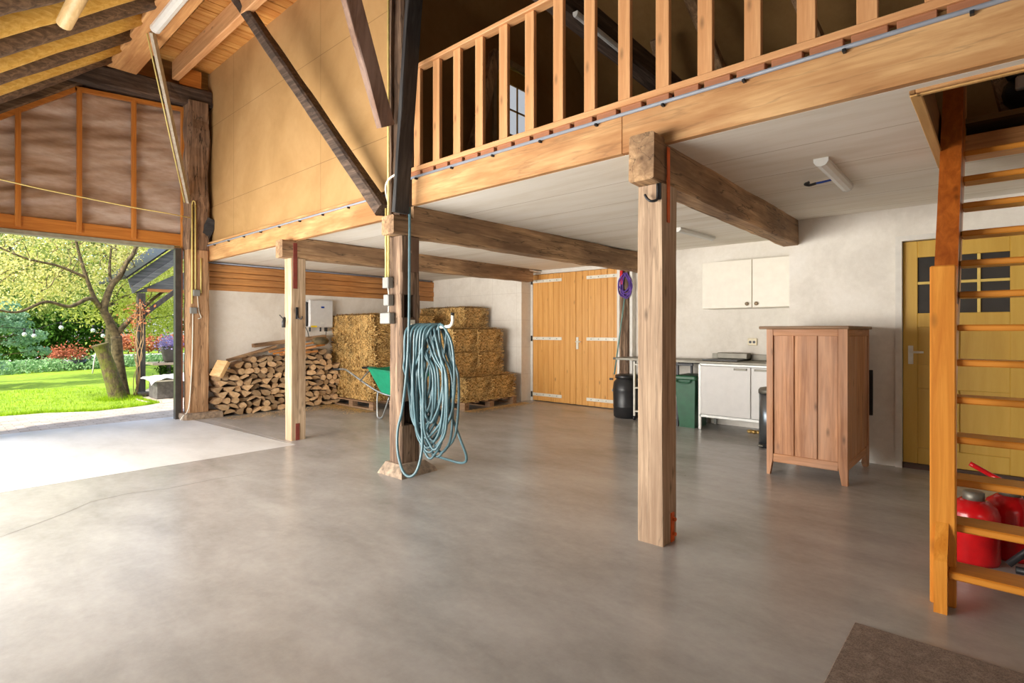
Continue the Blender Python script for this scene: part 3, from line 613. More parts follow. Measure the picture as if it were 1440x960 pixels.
# conduits on the centre post
t = thing('electrical_conduit', 'yellowed conduit pipes with grey sockets running down the central post', 'conduit', (-4.17, 2.95, 1.4))
m = MB(); m.tube([(-4.175, 2.955, 1.78), (-4.175, 2.955, 5.3)], .011); m.tube([(-4.235, 2.97, 1.78), (-4.235, 2.97, 2.43)], .011); m.obj('pipe', M['yellow_pvc'], t)
for x0_, x1_, z0_, z1_ in ((-4.23, -4.14, 1.69, 1.79), (-4.215, -4.135, 1.53, 1.63), (-4.27, -4.12, 1.365, 1.465)):
    m = MB(); m.bbox(x0_, x1_, 2.925, 2.985, z0_, z1_, .006); m.obj('socket_box', M['grey_plastic'], t)
m = MB(); m.tube([(-4.18, 2.955, 1.69), (-4.165, 2.955, 1.62)], .007); m.tube([(-4.17, 2.955, 1.54), (-4.175, 2.955, 1.46)], .007)
m.tube(spline([(-4.29, 3.03, 2.50), (-4.24, 2.97, 2.62), (-4.16, 2.95, 2.68), (-4.05, 2.94, 2.70)], 6), .010); m.obj('cable', M['white_metal'], t)

# ================================================================== WOODEN DOUBLE DOORS
def leaf(name, x0, x1, lab, n, hx, flip):
    t = thing(name, None, None, ((x0 + x1) / 2, 7.88, 0)); struct(t); t['label'] = lab
    m = MB(); wd = (x1 - x0) / n
    for i in range(n): m.bbox(x0 + wd * i + .001, x0 + wd * (i + 1) - .0015, 7.85, 7.90, .012, 2.338, .005)
    m.obj('door_panel', W('door', 'Z'), t)
    for z in (2.215, 1.16, .125):
        m = MB(); a, b = hx; m.bbox(a, b, 7.838, 7.85, z - .028, z + .028, .004)
        m.mat(1)
        for k in range(4): m.tube([(a + (b - a) * (.15 + .23 * k), 7.84, z), (a + (b - a) * (.15 + .23 * k), 7.832, z)], .007, 6)
        if not flip: m.mat(1).tube([(a - .02, 7.83, z - .05), (a - .02, 7.83, z + .05)], .014, 8)
        m.obj('strap_hinge', [M['white_metal'], M['dark_metal']], t)
    return t
leaf('door_1', -6.535, -5.56, 'left leaf of the tongue and groove double doors', 8, (-6.53, -5.86), False)
t = leaf('door_2', -5.555, -4.66, 'right leaf of the tongue and groove double doors', 7, (-5.33, -4.68), True)
m = MB(); m.bbox(-5.545, -5.495, 7.835, 7.85, .98, 1.19, .003); m.tube([(-5.52, 7.84, 1.11), (-5.52, 7.79, 1.11), (-5.42, 7.79, 1.11)], .010); m.obj('door_handle', M['white_metal'], t)

# ================================================================== YELLOW DOOR
m = MB(); m.box(-0.766, -0.715, 6.33, 6.60, 0, 2.199); m.box(-0.715, 0.23, 6.33, 6.60, 2.15, 2.199); m.box(.23, .359, 6.33, 6.6, 0, 2.199); struct(m.obj('trim_5', M['frame_white'], origin=(0, 0, 0)))
m = MB(); m.box(-.715, .24, 6.36, 6.6, 0, .05); struct(m.obj('trim_6', wood('sill', (60, 40, 28), (90, 60, 40), 'X'), origin=(0, 0, 0)))
t = thing('door_3', None, None, (-.24, 6.42, 0.05)); struct(t); t['label'] = 'yellow panelled door with six dark panes behind the ladder stair'
m = MB(); Y0, Y1 = 6.385, 6.425
X0, X1 = -.712, .235
for a, b, c, d in ((X0, -.60, .05, 2.145), (.045, X1, .05, 2.145), (-.60, .045, 1.99, 2.145), (-.60, .045, 1.335, 1.465), (-.60, .045, .76, .985), (-.60, .045, .05, .20), (-.335, -.325 + .03, .2, .76), (-.335, -.325 + .03, .985, 1.335)): m.bbox(a, b, Y0, Y1, c, d, .004)
m.box(-.61, .055, 6.405, 6.418, .18, 1.34); m.obj('door_leaf', M['yellowdoor'], t)
m = MB()
for x in (-.395, -.16): m.bbox(x - .012, x + .012, 6.387, 6.42, 1.465, 1.99, .003)
m.bbox(-.60, .045, 6.388, 6.419, 1.735, 1.76, .003); m.obj('glazing_bars', plain('pale_yellow', (222, 192, 104), .45, var=.03), t)
m = MB(); m.box(-.60, .045, 6.405, 6.411, 1.465, 1.99); m.obj('glass', M['glass_dark'], t)
m = MB(); m.bbox(-.672, -.632, 6.375, 6.385, .985, 1.16, .003); m.tube([(-.652, 6.38, 1.10), (-.652, 6.33, 1.10), (-.55, 6.33, 1.10)], .010); m.obj('door_handle', M['white_metal'], t)
m = MB(); m.bbox(-1.16, -.95, 6.345, 6.36, .47, .915, .003); m.box(-1.16, -.95, 6.343, 6.345, .635, .639); tag(m.obj('wall_plate', M['black_plastic']), 'flat black panel on the wall behind the brown cabinet', 'panel')

# ================================================================== HOSE ON THE CENTRAL POST
m = MB(); m.tube(spline([(-4.03, 3.10, 1.35), (-3.8, 3.10, 1.335), (-3.55, 3.10, 1.335), (-3.49, 3.10, 1.345), (-3.465, 3.10, 1.38), (-3.465, 3.10, 1.43)], 6), .014, 10); m.bbox(-4.035, -4.02, 3.06, 3.14, 1.30, 1.40, .003)
m.mat(1).tube([(-3.465, 3.10, 1.43), (-3.465, 3.10, 1.455)], .016, 10)
tag(m.obj('wall_hook', [M['white_metal'], M['black_rubber']]), 'white hooked bar sticking out of the central post, carrying the hose', 'hook')
m = MB(); r = random.Random(31)
loops = [(-3.98, -3.84, .72), (-3.97, -3.80, .60), (-3.95, -3.74, .50), (-3.94, -3.70, .46), (-3.92, -3.72, .40), (-3.95, -3.66, .34), (-3.90, -3.64, .32), (-3.88, -3.68, .42), (-3.86, -3.60, .30), (-3.84, -3.62, .47),
         (-3.88, -3.58, .26), (-3.82, -3.57, .36), (-3.80, -3.62, .52), (-3.83, -3.54, .22), (-3.76, -3.58, .60), (-3.86, -3.62, .20), (-3.78, -3.56, .44), (-3.74, -3.52, .30), (-3.72, -3.55, .54), (-3.95, -3.60, .38), (-3.80, -3.50, .26), (-3.97, -3.68, .55)]
for i, (xl, xr, zb) in enumerate(loops):
    yy = 3.10 + r.uniform(-.075, .06); xm = (xl + xr) / 2; tx = -3.94 + .32 * (i / 21.0); q = r.uniform(-.02, .02)
    m.tube(spline([(tx, 3.10, 1.362), (tx - .03, yy - .03, 1.30), (xl * .5 + tx * .5 - .03, yy - .03, 1.05), (xl, yy - .03 + q, .75 + zb * .3), (xl + .01, yy - .02, zb + .16), (xl * .7 + xr * .3, yy, zb + .02), (xm, yy + .01, zb - .02),
                   (xr * .7 + xl * .3, yy + .02, zb + .02), (xr + .02, yy + .03, zb + .18), (xr + .04, yy + .03 - q, .8 + zb * .3), (xr * .5 + tx * .5 + .03, yy + .03, 1.08), (tx + .03, yy + .03, 1.30), (tx, 3.10, 1.362)], 5), .0115, 7)
m.tube(spline([(-3.62, 3.10, 1.36), (-3.55, 3.09, 1.32), (-3.47, 3.10, 1.18), (-3.45, 3.11, .9), (-3.48, 3.11, .62), (-3.55, 3.11, .50)], 6), .0115, 8)
m.tube(spline([(-3.52, 3.15, .55), (-3.46, 3.18, .38), (-3.42, 3.22, .22), (-3.50, 3.25, .15), (-3.70, 3.27, .14), (-3.95, 3.28, .15)], 6), .0115, 8)
m.tube(spline([(-3.96, 3.03, 2.41), (-3.95, 3.02, 1.9), (-3.93, 3.00, 1.4), (-3.93, 2.98, 1.0), (-3.97, 2.96, .62), (-4.00, 2.93, .42), (-3.96, 2.90, .24), (-3.86, 2.88, .09), (-3.77, 2.89, .055), (-3.72, 2.93, .12), (-3.73, 2.99, .30), (-3.80, 3.04, .50), (-3.84, 3.06, .70)], 8), .0125, 8)
tag(m.obj('garden_hose', M['hose']), 'blue grey garden hose hung in long loops on the central post hook', 'hose')

# ================================================================== FIREWOOD
endm = wood('endgrain', (212, 166, 116), (246, 214, 172), 'X', 0.8, fine=.5, knots=False, bmp=.2, rnd=.35)
barkm = wood('barkwood', (140, 108, 78), (196, 158, 120), 'X', 0.9, fine=.6, knots=False, bmp=.6, rnd=.3)
def log_mesh(seed):
    r = random.Random(seed); kind = seed % 4; m = MB(); n = 10
    if kind == 0: a = [(math.cos(q) * 1.0, math.sin(q) * .62 - .2) for q in [math.pi * k / (n - 1) for k in range(n)]]
    elif kind == 1: a = [(math.cos(q), math.sin(q)) for q in [2 * math.pi * k / n for k in range(n)]]
    elif kind == 2: a = [(-.9, -.45)] + [(.9 - 1.75 * math.sin(q) ** 2 * .5, -.45 + 1.1 * math.sin(q)) for q in [math.pi / 2 * k / 6 for k in range(7)]]
    else: a = [(-1, -.3), (-.2, -.55), (.95, -.35), (.8, .25), (.1, .6), (-.7, .4)]
    a = [(x * r.uniform(.88, 1.1), z * r.uniform(.88, 1.1)) for x, z in a]
    s = .088 if kind != 1 else .05; a = [(x * s, z * s) for x, z in a]
    L_ = .30; A = m.add([(-L_, y, z) for y, z in a]); B = m.add([(0, y * r.uniform(.93, 1.05), z * r.uniform(.93, 1.05)) for y, z in a]); k = len(a)
    m.mat(1)
    for i in range(k): m.face([A + i, B + i, B + (i + 1) % k, A + (i + 1) % k])
    m.face([A + i for i in range(k)])
    m.mat(0); m.face([B + i for i in reversed(range(k))]); return m
protos = []
for s in range(8): protos.append(log_mesh(s).obj('firewood_log', [endm, barkm], origin=(0, 0, 0)))
def top(y): return np.interp(y, [3.0, 3.15, 3.35, 3.6, 3.8, 4.2, 4.65, 4.9, 5.0, 5.12], [.60, .70, .80, .90, .94, .90, 1.02, 1.0, .90, .55])
r = random.Random(40); used = set(); z = .055; row = 0; nlog = 0
while z < 1.06:
    y = 3.10 + (.06 if row % 2 else 0)
    while y < 5.15:
        wdt = r.uniform(.125, .175)
        if z < top(y) - .03:
            k = r.randrange(8)
            if (k % 4) == 1: wdt = .11
            o = protos[k]
            if k in used: o = o.copy(); COL.objects.link(o)
            used.add(k)
            o.location = (-8.80 + r.uniform(-.06, .04), y + wdt / 2, z + r.uniform(-.008, .008)); o.rotation_euler = (r.choice([0, math.pi]) + r.uniform(-.5, .5), r.uniform(-.03, .03), r.uniform(-.1, .1))
            tag(o, 'split log packed in the firewood stack against the plastered wall', 'log', 'split logs of the firewood stack'); nlog += 1
        y += wdt
    z += .088; row += 1
for k in range(8):
    if k not in used: D.objects.remove(protos[k])
m = MB(); m.bbox(-.13, .13, -.16, .16, -.03, .03, .004); o = m.obj('offcut_block', wood('offcut', (206, 160, 104), (232, 194, 142), 'X', .6)); o.location = (-8.80, 3.20, .70); o.rotation_euler = (math.radians(-128), 0.0, math.radians(80))
m = MB(); m.beam((-8.72, 3.10, .62), (-8.74, 3.22, .84), .06, .24, side=(.25, -.8, .6), ch=.003); D.objects.remove(o)
tag(m.obj('offcut_block', wood('offcut', (206, 160, 104), (232, 194, 142), 'X', .6)), 'square pale wood offcut leaning on the left end of the firewood', 'offcut')
bl = [((-8.95, 3.35, .84), (-8.95, 4.1, 1.04), .11, .04, 'beam', 'grey brown plank lying on the left of the firewood stack'),
      ((-8.98, 3.75, 1.06), (-8.98, 5.0, 1.20), .10, .06, 'beam', 'weathered brown plank across the back of the firewood stack'),
      ((-8.84, 3.95, .96), (-8.86, 4.9, 1.13), .05, .03, 'board', 'orange lath on top of the firewood, uppermost'),
      ((-8.80, 4.0, .93), (-8.82, 4.9, 1.06), .05, .03, 'orange', 'thin orange lath on top of the firewood, below the uppermost'),
      ((-8.78, 4.1, .91), (-8.78, 4.75, .95), .06, .03, 'board', 'brown lath lying flat on the front edge of the firewood'),
      ((-8.76, 4.15, .94), (-8.74, 4.7, 1.03), .045, .03, 'pine', 'pale lath leaning over the front logs of the firewood')]
for p0, p1, a, b_, k, lab in bl:
    m = MB(); m.beam(p0, p1, a, b_, side=(1, 0, 0), ch=.003); tag(m.obj('plank', W(k, 'Y')), lab, 'plank', 'planks on the firewood')
m = MB(); r = random.Random(2); m.ball((-8.86, 4.85, 1.12), .13, 12, 7, (.9, 1.2, .6)); tag(m.obj('wood_chunk', M['bark_tree']), 'dark bark covered chunk on top of the right end of the firewood', 'log')

# ================================================================== STRAW BALES
strawm, nt_, b_ = newmat('straw')
n_ = N(nt_, 'ShaderNodeTexNoise', Scale=16.0, Detail=6.0, Roughness=.75); L(nt_, coords(nt_, (1, 1, 1)), n_.inputs[0])
L(nt_, ramp(nt_, n_.outputs[0], [(0.36, (112, 80, 38)), (0.5, (180, 140, 80)), (0.64, (214, 178, 118))]), b_.inputs['Base Color']); b_.inputs['Roughness'].default_value = .7
stemm = plain('straw_stems', (226, 190, 124), .55, var=.12, scale=7); stem2 = plain('straw_dull', (176, 134, 72), .6, var=.12, scale=7); stem3 = plain('straw_brown', (112, 78, 36), .7, var=.12, scale=7)  # stem colours, picked at random per stem: pale, dull, brown
def bale_mesh(lx, ly, lz, n, seed):
    """core block with ruffled faces plus individual stems lying on the surface"""
    r = random.Random(seed); m = MB(); m.mat(0); NU = 14
    hx, hy = lx / 2, ly / 2
    def sp(p):
        x, y, z = p; f = .02
        nx = noise.noise(V((x * 7, y * 7, z * 7 + seed))); rr = 1
        cx_, cy_, cz_ = x, y, z - lz / 2
        # round the edges
        e = ((abs(cx_) / hx) ** 6 + (abs(cy_) / hy) ** 6 + (abs(cz_) / (lz / 2)) ** 6) ** (1 / 6.0)
        k = (1 / e if e > 1 else 1) * (1 + nx * .05)
        return (cx_ * k, cy_ * k, cz_ * k + lz / 2)
    def grid(f):
        rows = [[m.add([sp(f(i / NU, j / NU))]) for i in range(NU + 1)] for j in range(NU + 1)]
        for j in range(NU):
            for i in range(NU): m.face([rows[j][i], rows[j][i + 1], rows[j + 1][i + 1], rows[j + 1][i]])
    A = lambda u: -hx + lx * u; B = lambda u: -hy + ly * u; C = lambda u: lz * u
    grid(lambda u, v: (A(u), -hy, C(v))); grid(lambda u, v: (A(1 - u), hy, C(v))); grid(lambda u, v: (hx, B(u), C(v))); grid(lambda u, v: (-hx, B(1 - u), C(v))); grid(lambda u, v: (A(u), B(v), lz)); grid(lambda u, v: (A(u), B(1 - v), 0))
    areas = [('f', lx * lz), ('r', ly * lz), ('t', lx * ly), ('l', ly * lz)]
    tot = sum(a for _, a in areas)
    for side, a in areas:
        for _ in range(int(n * a / tot)):
            m.mat(r.choice([1, 1, 1, 2, 2, 3])); u, v = r.random(), r.random(); ang = r.gauss(.3, .9) if side != 't' else r.uniform(0, 3.1); ln = r.uniform(.07, .24); off = r.uniform(0, .018); off2 = r.uniform(0, .04); wd = r.uniform(.0025, .006)
            du, dv = math.cos(ang) * ln / 2, math.sin(ang) * ln / 2; bow = r.uniform(-.015, .015)
            def P(s_, o_):
                if side == 'f': return (A(u) + du * s_, -hy - o_, min(max(C(v) + dv * s_, 0.0), lz))
                if side == 'r': return (hx + o_, B(u) + du * s_, min(max(C(v) + dv * s_, 0.0), lz))
                if side == 'l': return (-hx - o_, B(u) + du * s_, min(max(C(v) + dv * s_, 0.0), lz))
                return (A(u) + du * s_, B(v) + dv * s_, lz + o_)
            pts = [P(-1, off - .004), P(bow * 10, off * .6 + .006), P(1, off2 - .002)]
            pts = [V(p) for p in pts]
            if side == 'f': wv = V((-math.sin(ang), 0, math.cos(ang)))
            elif side in 'rl': wv = V((0, -math.sin(ang), math.cos(ang)))
            else: wv = V((-math.sin(ang), math.cos(ang), 0))
            b0 = m.add([q for p in pts for q in (p - wv * wd, p + wv * wd)])
            m.face([b0, b0 + 2, b0 + 3, b0 + 1]); m.face([b0 + 2, b0 + 4, b0 + 5, b0 + 3])
    return m
def make_bale(name, lx, ly, lz, n, seed, label):
    t = thing(name, label, 'straw bale', (0, 0, 0), None)
    bale_mesh(lx, ly, lz, n, seed).obj('straw', [strawm, stemm, stem2, stem3], t)
    for yy in (-ly * .2, ly * .2):
        m = MB(); a, c = lx / 2 + .004, lz + .004
        m.tube([(-a, yy, 0), (-a, yy, c), (a, yy, c), (a, yy, 0)], .003, 5); m.obj('twine', M['twine'], t)
    return t
BW = make_bale('straw_bale', 1.22, .56, .40, 5200, 1, '')
BL = make_bale('straw_bale', 1.25, .60, .48, 6200, 2, '')
pos = [('L', (-8.40, 5.50, .13), 'pale straw bale behind the wheelbarrow, bottom of the left stack'), ('L', (-8.41, 5.52, .61), 'straw bale in the middle of the left stack beside the firewood'), ('L', (-8.38, 5.51, 1.09), 'topmost straw bale of the left stack'),
       ('L', (-8.40, 6.13, .13), 'straw bale at the back of the left stack, bottom row'), ('L', (-8.42, 6.13, .61), 'straw bale at the back of the left stack, middle row'), ('L', (-8.38, 6.13, 1.09), 'straw bale at the back of the left stack, top row'),
       ('W', (-7.14, 6.40, .13), 'straw bale at the bottom of the right stack, nearer the hose'), ('W', (-7.15, 7.00, .13), 'straw bale at the bottom right, nearest the wooden doors'),
       ('W', (-7.46, 6.42, .53), 'straw bale of the second layer of the right stack, nearer the hose'), ('W', (-7.45, 7.00, .53), 'straw bale of the second layer of the right stack, farther back'),
       ('W', (-7.49, 6.44, .93), 'straw bale of the third layer of the right stack, seen behind the hose loops'), ('W', (-7.47, 7.01, .93), 'straw bale of the third layer at the back of the right stack'),
       ('W', (-7.98, 7.15, 1.33), 'topmost straw bale of the right stack, below the white hook')]
first = {'L': True, 'W': True}
for k, p, lab in pos:
    src = BL if k == 'L' else BW
    rz = random.Random(len(lab)).uniform(-.02, .02)
    if first[k]: src.location = p; src.rotation_euler = (0, 0, rz); tag(src, lab, None, 'straw bales'); first[k] = False
    else: dup(src, p, (0, 0, rz), lab, 'straw bales')
def pallet(x0, x1, y0, y1, lab):
    t = thing('pallet', lab, 'pallet', ((x0 + x1) / 2, (y0 + y1) / 2, 0)); wd = W('pallet', 'X')
    for i in range(6):
        m = MB(); y = y0 + (y1 - y0 - .1) * i / 5; m.bbox(x0, x1, y, y + .1, .105, .125, .003); m.obj('deck_board', wd, t)
    for y in (y0, (y0 + y1) / 2 - .05, y1 - .1):
        m = MB(); m.bbox(x0, x1, y, y + .1, 0.0, .02, .003); m.obj('base_board', wd, t)
        for x in (x0, (x0 + x1) / 2 - .06, x1 - .12):
            m = MB(); m.bbox(x, x + .12, y, y + .1, .02, .105, .003); m.obj('block', wd, t)
pallet(-9.0, -7.66, 5.12, 6.45, 'wooden pallet under the left bale stack')
pallet(-7.78, -6.50, 6.08, 7.35, 'wooden pallet under the right bale stack near the doors')
# loose straw scattered on the floor: nobody could count it
m = MB(); r = random.Random(9)
for _ in range(2600):
    c = r.random()
    if c < .45: x, y = r.uniform(-9.0, -7.5), 5.05 - abs(r.gauss(0, .16)); 
    elif c < .8: x, y = -6.45 + abs(r.gauss(0, .12)), r.uniform(6.0, 7.5)
    else: x, y = r.uniform(-8.75, -8.5) + abs(r.gauss(0, .15)), r.uniform(3.2, 5.2)
    a = r.uniform(0, 3.14); l_ = r.uniform(.02, .07); q = .0018; dx, dy = math.cos(a) * l_, math.sin(a) * l_; z = .002 + r.random() * .008
    b0 = m.add([(x - dx - dy / l_ * q, y - dy + dx / l_ * q, z), (x - dx + dy / l_ * q, y - dy - dx / l_ * q, z), (x + dx + dy / l_ * q, y + dy - dx / l_ * q, z + .004), (x + dx - dy / l_ * q, y + dy + dx / l_ * q, z + .004)]); m.face([b0, b0 + 1, b0 + 2, b0 + 3])
o = m.obj('loose_straw', stemm); tag(o, 'loose straw scattered on the floor around the bales and firewood', 'straw'); o['kind'] = 'stuff'

# ================================================================== WHEELBARROW (handles to the left, tray behind the central post)
t = thing('wheelbarrow', 'green wheelbarrow with galvanised frame parked in front of the bales', 'wheelbarrow', (-6.9, 4.9, 0))
m = MB(); tp = [(-6.98, 4.58, .745), (-6.15, 4.50, .72), (-6.15, 5.12, .72), (-6.98, 5.04, .745)]; bt = [(-6.80, 4.68, .40), (-6.40, 4.66, .36), (-6.40, 4.96, .36), (-6.80, 4.94, .40)]
A = m.add(tp); B = m.add(bt); A2 = m.add([(x * .996 - .027, y * .996 + .019, z) for x, y, z in tp]); B2 = m.add([(x, y, z + .012) for x, y, z in bt])
for k in range(4): m.face([A + k, A + (k + 1) % 4, B + (k + 1) % 4, B + k]); m.face([A2 + k, B2 + k, B2 + (k + 1) % 4, A2 + (k + 1) % 4])
m.face([B, B + 1, B + 2, B + 3]); m.face([B2, B2 + 3, B2 + 2, B2 + 1]); m.tube(tp, .012, 8, closed=True); m.obj('tray', M['barrow_green'], t)
for s_, dy in (('a', 4.70), ('b', 5.06)):
    yy = dy; ye = 4.62 if s_ == 'a' else 5.16
    m = MB(); m.tube(spline([(-7.86, ye, .69), (-7.70, ye, .695), (-7.55, ye, .66), (-6.90, yy, .40), (-6.35, (yy + 4.88) / 2, .32), (-6.0, 4.86 if s_ == 'a' else 4.90, .22)], 6), .015, 9); m.obj('handle_bar', M['galv'] if s_ == 'a' else plain('barrow_frame', (52, 112, 88), .4, var=.1), t)
    m = MB(); m.tube([(-8.02, ye, .68), (-7.84, ye, .69)], .021, 9); m.obj('grip', M['black_rubber'], t)
    m = MB(); m.tube(spline([(-6.90, yy, .39), (-6.92, yy, .30), (-6.92, yy, .08), (-6.90, yy, .02), (-6.82, yy, .018), (-6.76, yy, .08), (-6.62, yy, .34)], 6), .013, 9); m.obj('leg', M['galv'], t)
    m = MB(); m.tube([(-7.25, ye, .54), (-6.99, yy - .07 * (1 if s_ == 'a' else -1), .735), (-6.62, yy - .09 * (1 if s_ == 'a' else -1), .725), (-6.84, yy, .47)], .011, 8); m.obj('tray_brace', M['galv'], t)
m = MB(); m.sm = True
m.turn(Matrix()); 
ring = [(-5.98 + .13 * math.cos(a), 4.88, .19 + .13 * math.sin(a)) for a in [2 * math.pi * k / 20 for k in range(20)]]; m.tube(ring, .05, 10, closed=True); w_o = m.obj('wheel', M['black_rubber'], t)
m = MB(); m.tube([(-5.98, 4.83, .19), (-5.98, 4.93, .19)], .09, 16); m.obj('hub', M['galv'], w_o if False else t)

# ================================================================== INVERTER AND CABLES
t = thing('solar_inverter', 'light grey inverter box on the plastered wall above the firewood', 'inverter', (-9.05, 4.93, 1.34))
m = MB(); m.bbox(-9.09, -8.96, 4.70, 5.16, 1.36, 1.845, .02); m.obj('housing', plain('inverter_grey', (206, 206, 206), .35, var=.02), t)
m = MB(); m.bbox(-9.1, -9.0, 4.655, 4.70, 1.38, 1.80, .006); m.obj('heat_sink', M['black_plastic'], t)
m = MB(); m.box(-8.96, -8.957, 4.92, 4.98, 1.70, 1.73); m.obj('display', M['blue'], t)
m = MB(); m.box(-8.96, -8.957, 4.91, 4.98, 1.42, 1.45); m.obj('badge', M['white_plastic'], t)
m = MB(); m.box(-8.96, -8.957, 4.73, 4.84, 1.362, 1.392); m.obj('warning_label', M['yellow'], t)
for y in (4.74, 4.94, 5.03, 5.06):
    m = MB(); m.tube([(-9.02, y, 1.365), (-9.02, y, 1.29)], .016, 8); m.obj('connector', M['black_plastic'], t)
m = MB(); m.tube(spline([(-9.02, 5.05, 1.29), (-9.03, 5.03, 1.17), (-9.03, 4.9, 1.12), (-9.03, 4.75, 1.16), (-9.03, 4.70, 1.30), (-9.05, 4.64, 1.42)], 6), .007, 6); m.obj('cable', M['black_rubber'], t)
m = MB(); m.tube([(-9.08, 4.58, 1.12), (-9.08, 4.58, 1.93), (-9.05, 4.62, 1.95), (-9.04, 4.62, 2.22)], .011); tag(m.obj('electrical_conduit', M['grey_pvc']), 'grey conduit pipe up the gable wall left of the inverter', 'conduit')
m = MB(); m.bbox(-9.1, -9.04, 4.58, 4.70, 1.10, 1.20, .006); tag(m.obj('wall_socket', M['white_plastic']), 'small white socket on the wall below the inverter', 'socket')

# ================================================================== KITCHEN CORNER
# dark rough post beside the doors
m = MB(); m.beam((-4.44, 7.62, 0), (-4.42, 7.62, 2.48), .17, .16, side=(1, 0, 0), wob=.008, segs=14, seed=51, ch=.02); tag(m.obj('timber_post', W('oldpost', 'Z')), 'dark rough post between the wooden doors and the kitchen', 'post')
m = MB(); m.bbox(-4.30, -4.25, 7.50, 7.60, 0, 2.30, .003); tag(m.obj('white_upright', M['frame_white']), 'white painted upright right of the dark rough post', 'upright')
t = thing('rope_coil', 'purple rope coil hung on the dark post beside the doors', 'rope', (-4.37, 7.50, 1.9)); r = random.Random(8); m = MB()
for i in range(11):
    zb = 1.80 + r.uniform(0, .12); wx = r.uniform(.05, .11); cx = -4.36 + r.uniform(-.02, .03); yy = 7.49 + r.uniform(-.03, .02)
    m.tube(spline([(cx, yy, 2.20), (cx - wx, yy, 2.08), (cx - wx * .9, yy, zb + .06), (cx + .01, yy, zb), (cx + wx, yy, zb + .08), (cx + wx * .8, yy, 2.08), (cx, yy, 2.20)], 5), .008, 6)
m.obj('rope', M['purple_rope'], t)
m = MB(); m.bbox(-4.46, -4.41, 7.475, 7.50, 2.02, 2.24, .004); m.obj('red_handle', M['red_paint'], t)
m = MB(); m.tube([(-4.52, 7.42, .62), (-4.38, 7.50, 1.84)], .012, 8); tag(m.obj('broom_handle', plain('teal_pole', (120, 156, 150), .4, var=.05)), 'slim grey green pole leaning from the black barrel against the dark post', 'pole')
# black barrel
t = thing('barrel', 'black plastic screw lid barrel in front of the wooden doors', 'barrel', (-4.22, 7.28, 0))
m = MB(); m.lathe(-4.22, 7.28, [(.17, .0), (.195, .02), (.2, .16), (.205, .17), (.2, .18), (.205, .40), (.21, .42), (.205, .44), (.195, .53), (.155, .575), (.15, .60)], 32); m.obj('drum', M['black_plastic'], t)
m = MB(); m.lathe(-4.22, 7.28, [(.165, .585), (.172, .59), (.172, .63), (.16, .642), (.14, .636)], 32); m.bbox(-4.42, -4.36, 7.11, 7.13, .56, .59, .004); m.obj('lid', M['black_plastic'], t)
m = MB(); m.lathe(0, 0, [(.024, 0), (.024, .008)], 14); m.turn(Matrix.Translation((-4.40, 7.19, .40)) @ Matrix.Rotation(math.radians(60), 4, 'Z') @ Matrix.Rotation(math.pi / 2, 4, 'X')); m.obj('sticker', M['white_plastic'], t)
# steel worktop on frame
t = thing('worktop_table', 'long stainless steel worktop on a dark frame beside the sink unit', 'table', (-3.7, 7.3, 0))
m = MB(); pts = [(-4.24, 7.0), (-3.01, 7.0), (-3.01, 7.58), (-4.30, 7.58), (-4.33, 7.10), (-4.30, 7.02)]; m.prism(pts, 'Z', .875, .905); m.obj('tabletop', M['steel'], t)
for x, y in ((-3.30, 7.05), (-3.30, 7.5), (-4.1, 7.5)):
    m = MB(); m.bbox(x - .015, x + .015, y - .015, y + .015, 0, .875, .003); m.obj('leg', M['dark_metal'], t)
m = MB(); m.bbox(-3.75, -3.08, 7.03, 7.06, .83, .86, .003); m.bbox(-3.75, -3.08, 7.5, 7.53, .83, .86, .003); m.tube([(-3.72, 7.05, .72), (-3.32, 7.05, .84)], .012); m.obj('frame', M['dark_metal'], t)
t = thing('trolley', 'white wire shelf trolley on castors under the steel worktop', 'trolley', (-3.8, 7.3, 0))
for x, y in ((-4.0, 7.12), (-3.62, 7.12), (-4.0, 7.45), (-3.62, 7.45)):
    m = MB(); m.bbox(x - .014, x + .014, y - .014, y + .014, .06, .86, .003); m.obj('leg', M['white_metal'], t)
    m = MB(); m.turn(Matrix()); m.tube([(x - .012, y, .03), (x + .012, y, .03)], .03, 12); m.obj('castor', M['dark_metal'], t)
for z in (.12, .46, .80):
    m = MB(); m.bbox(-4.0, -3.62, 7.11, 7.46, z, z + .02, .003); m.obj('shelf', M['white_metal'], t)
m = MB(); m.lathe(-3.90, 7.25, [(.05, .483), (.055, .49), (.055, .66), (.02, .70), (.02, .73)], 16); tag(m.obj('bottle', M['yellow']), 'yellow bottle on the middle shelf of the white trolley', 'bottle')
# green bin
t = thing('waste_bin', 'tall green lidded waste bin between the worktop legs', 'bin', (-3.17, 7.25, 0))
m = MB(); A = m.add([(-3.27, 7.04, 0), (-3.06, 7.04, 0), (-3.06, 7.42, 0), (-3.27, 7.42, 0)]); B = m.add([(-3.325, 7.0, .64), (-3.035, 7.0, .64), (-3.035, 7.46, .64), (-3.325, 7.46, .64)])
for k in range(4): m.face([A + k, A + (k + 1) % 4, B + (k + 1) % 4, B + k])
m.face([A + 3, A + 2, A + 1, A]); m.face([B, B + 1, B + 2, B + 3]); m.obj('bin_body', M['green_plastic'], t)
m = MB(); m.bbox(-3.345, -3.02, 6.98, 7.475, .64, .70, .015); m.tube(spline([(-3.28, 6.985, .635), (-3.27, 6.965, .61), (-3.18, 6.96, .60), (-3.10, 6.965, .61), (-3.09, 6.985, .635)], 4), .009); m.obj('lid', M['green_plastic'], t)
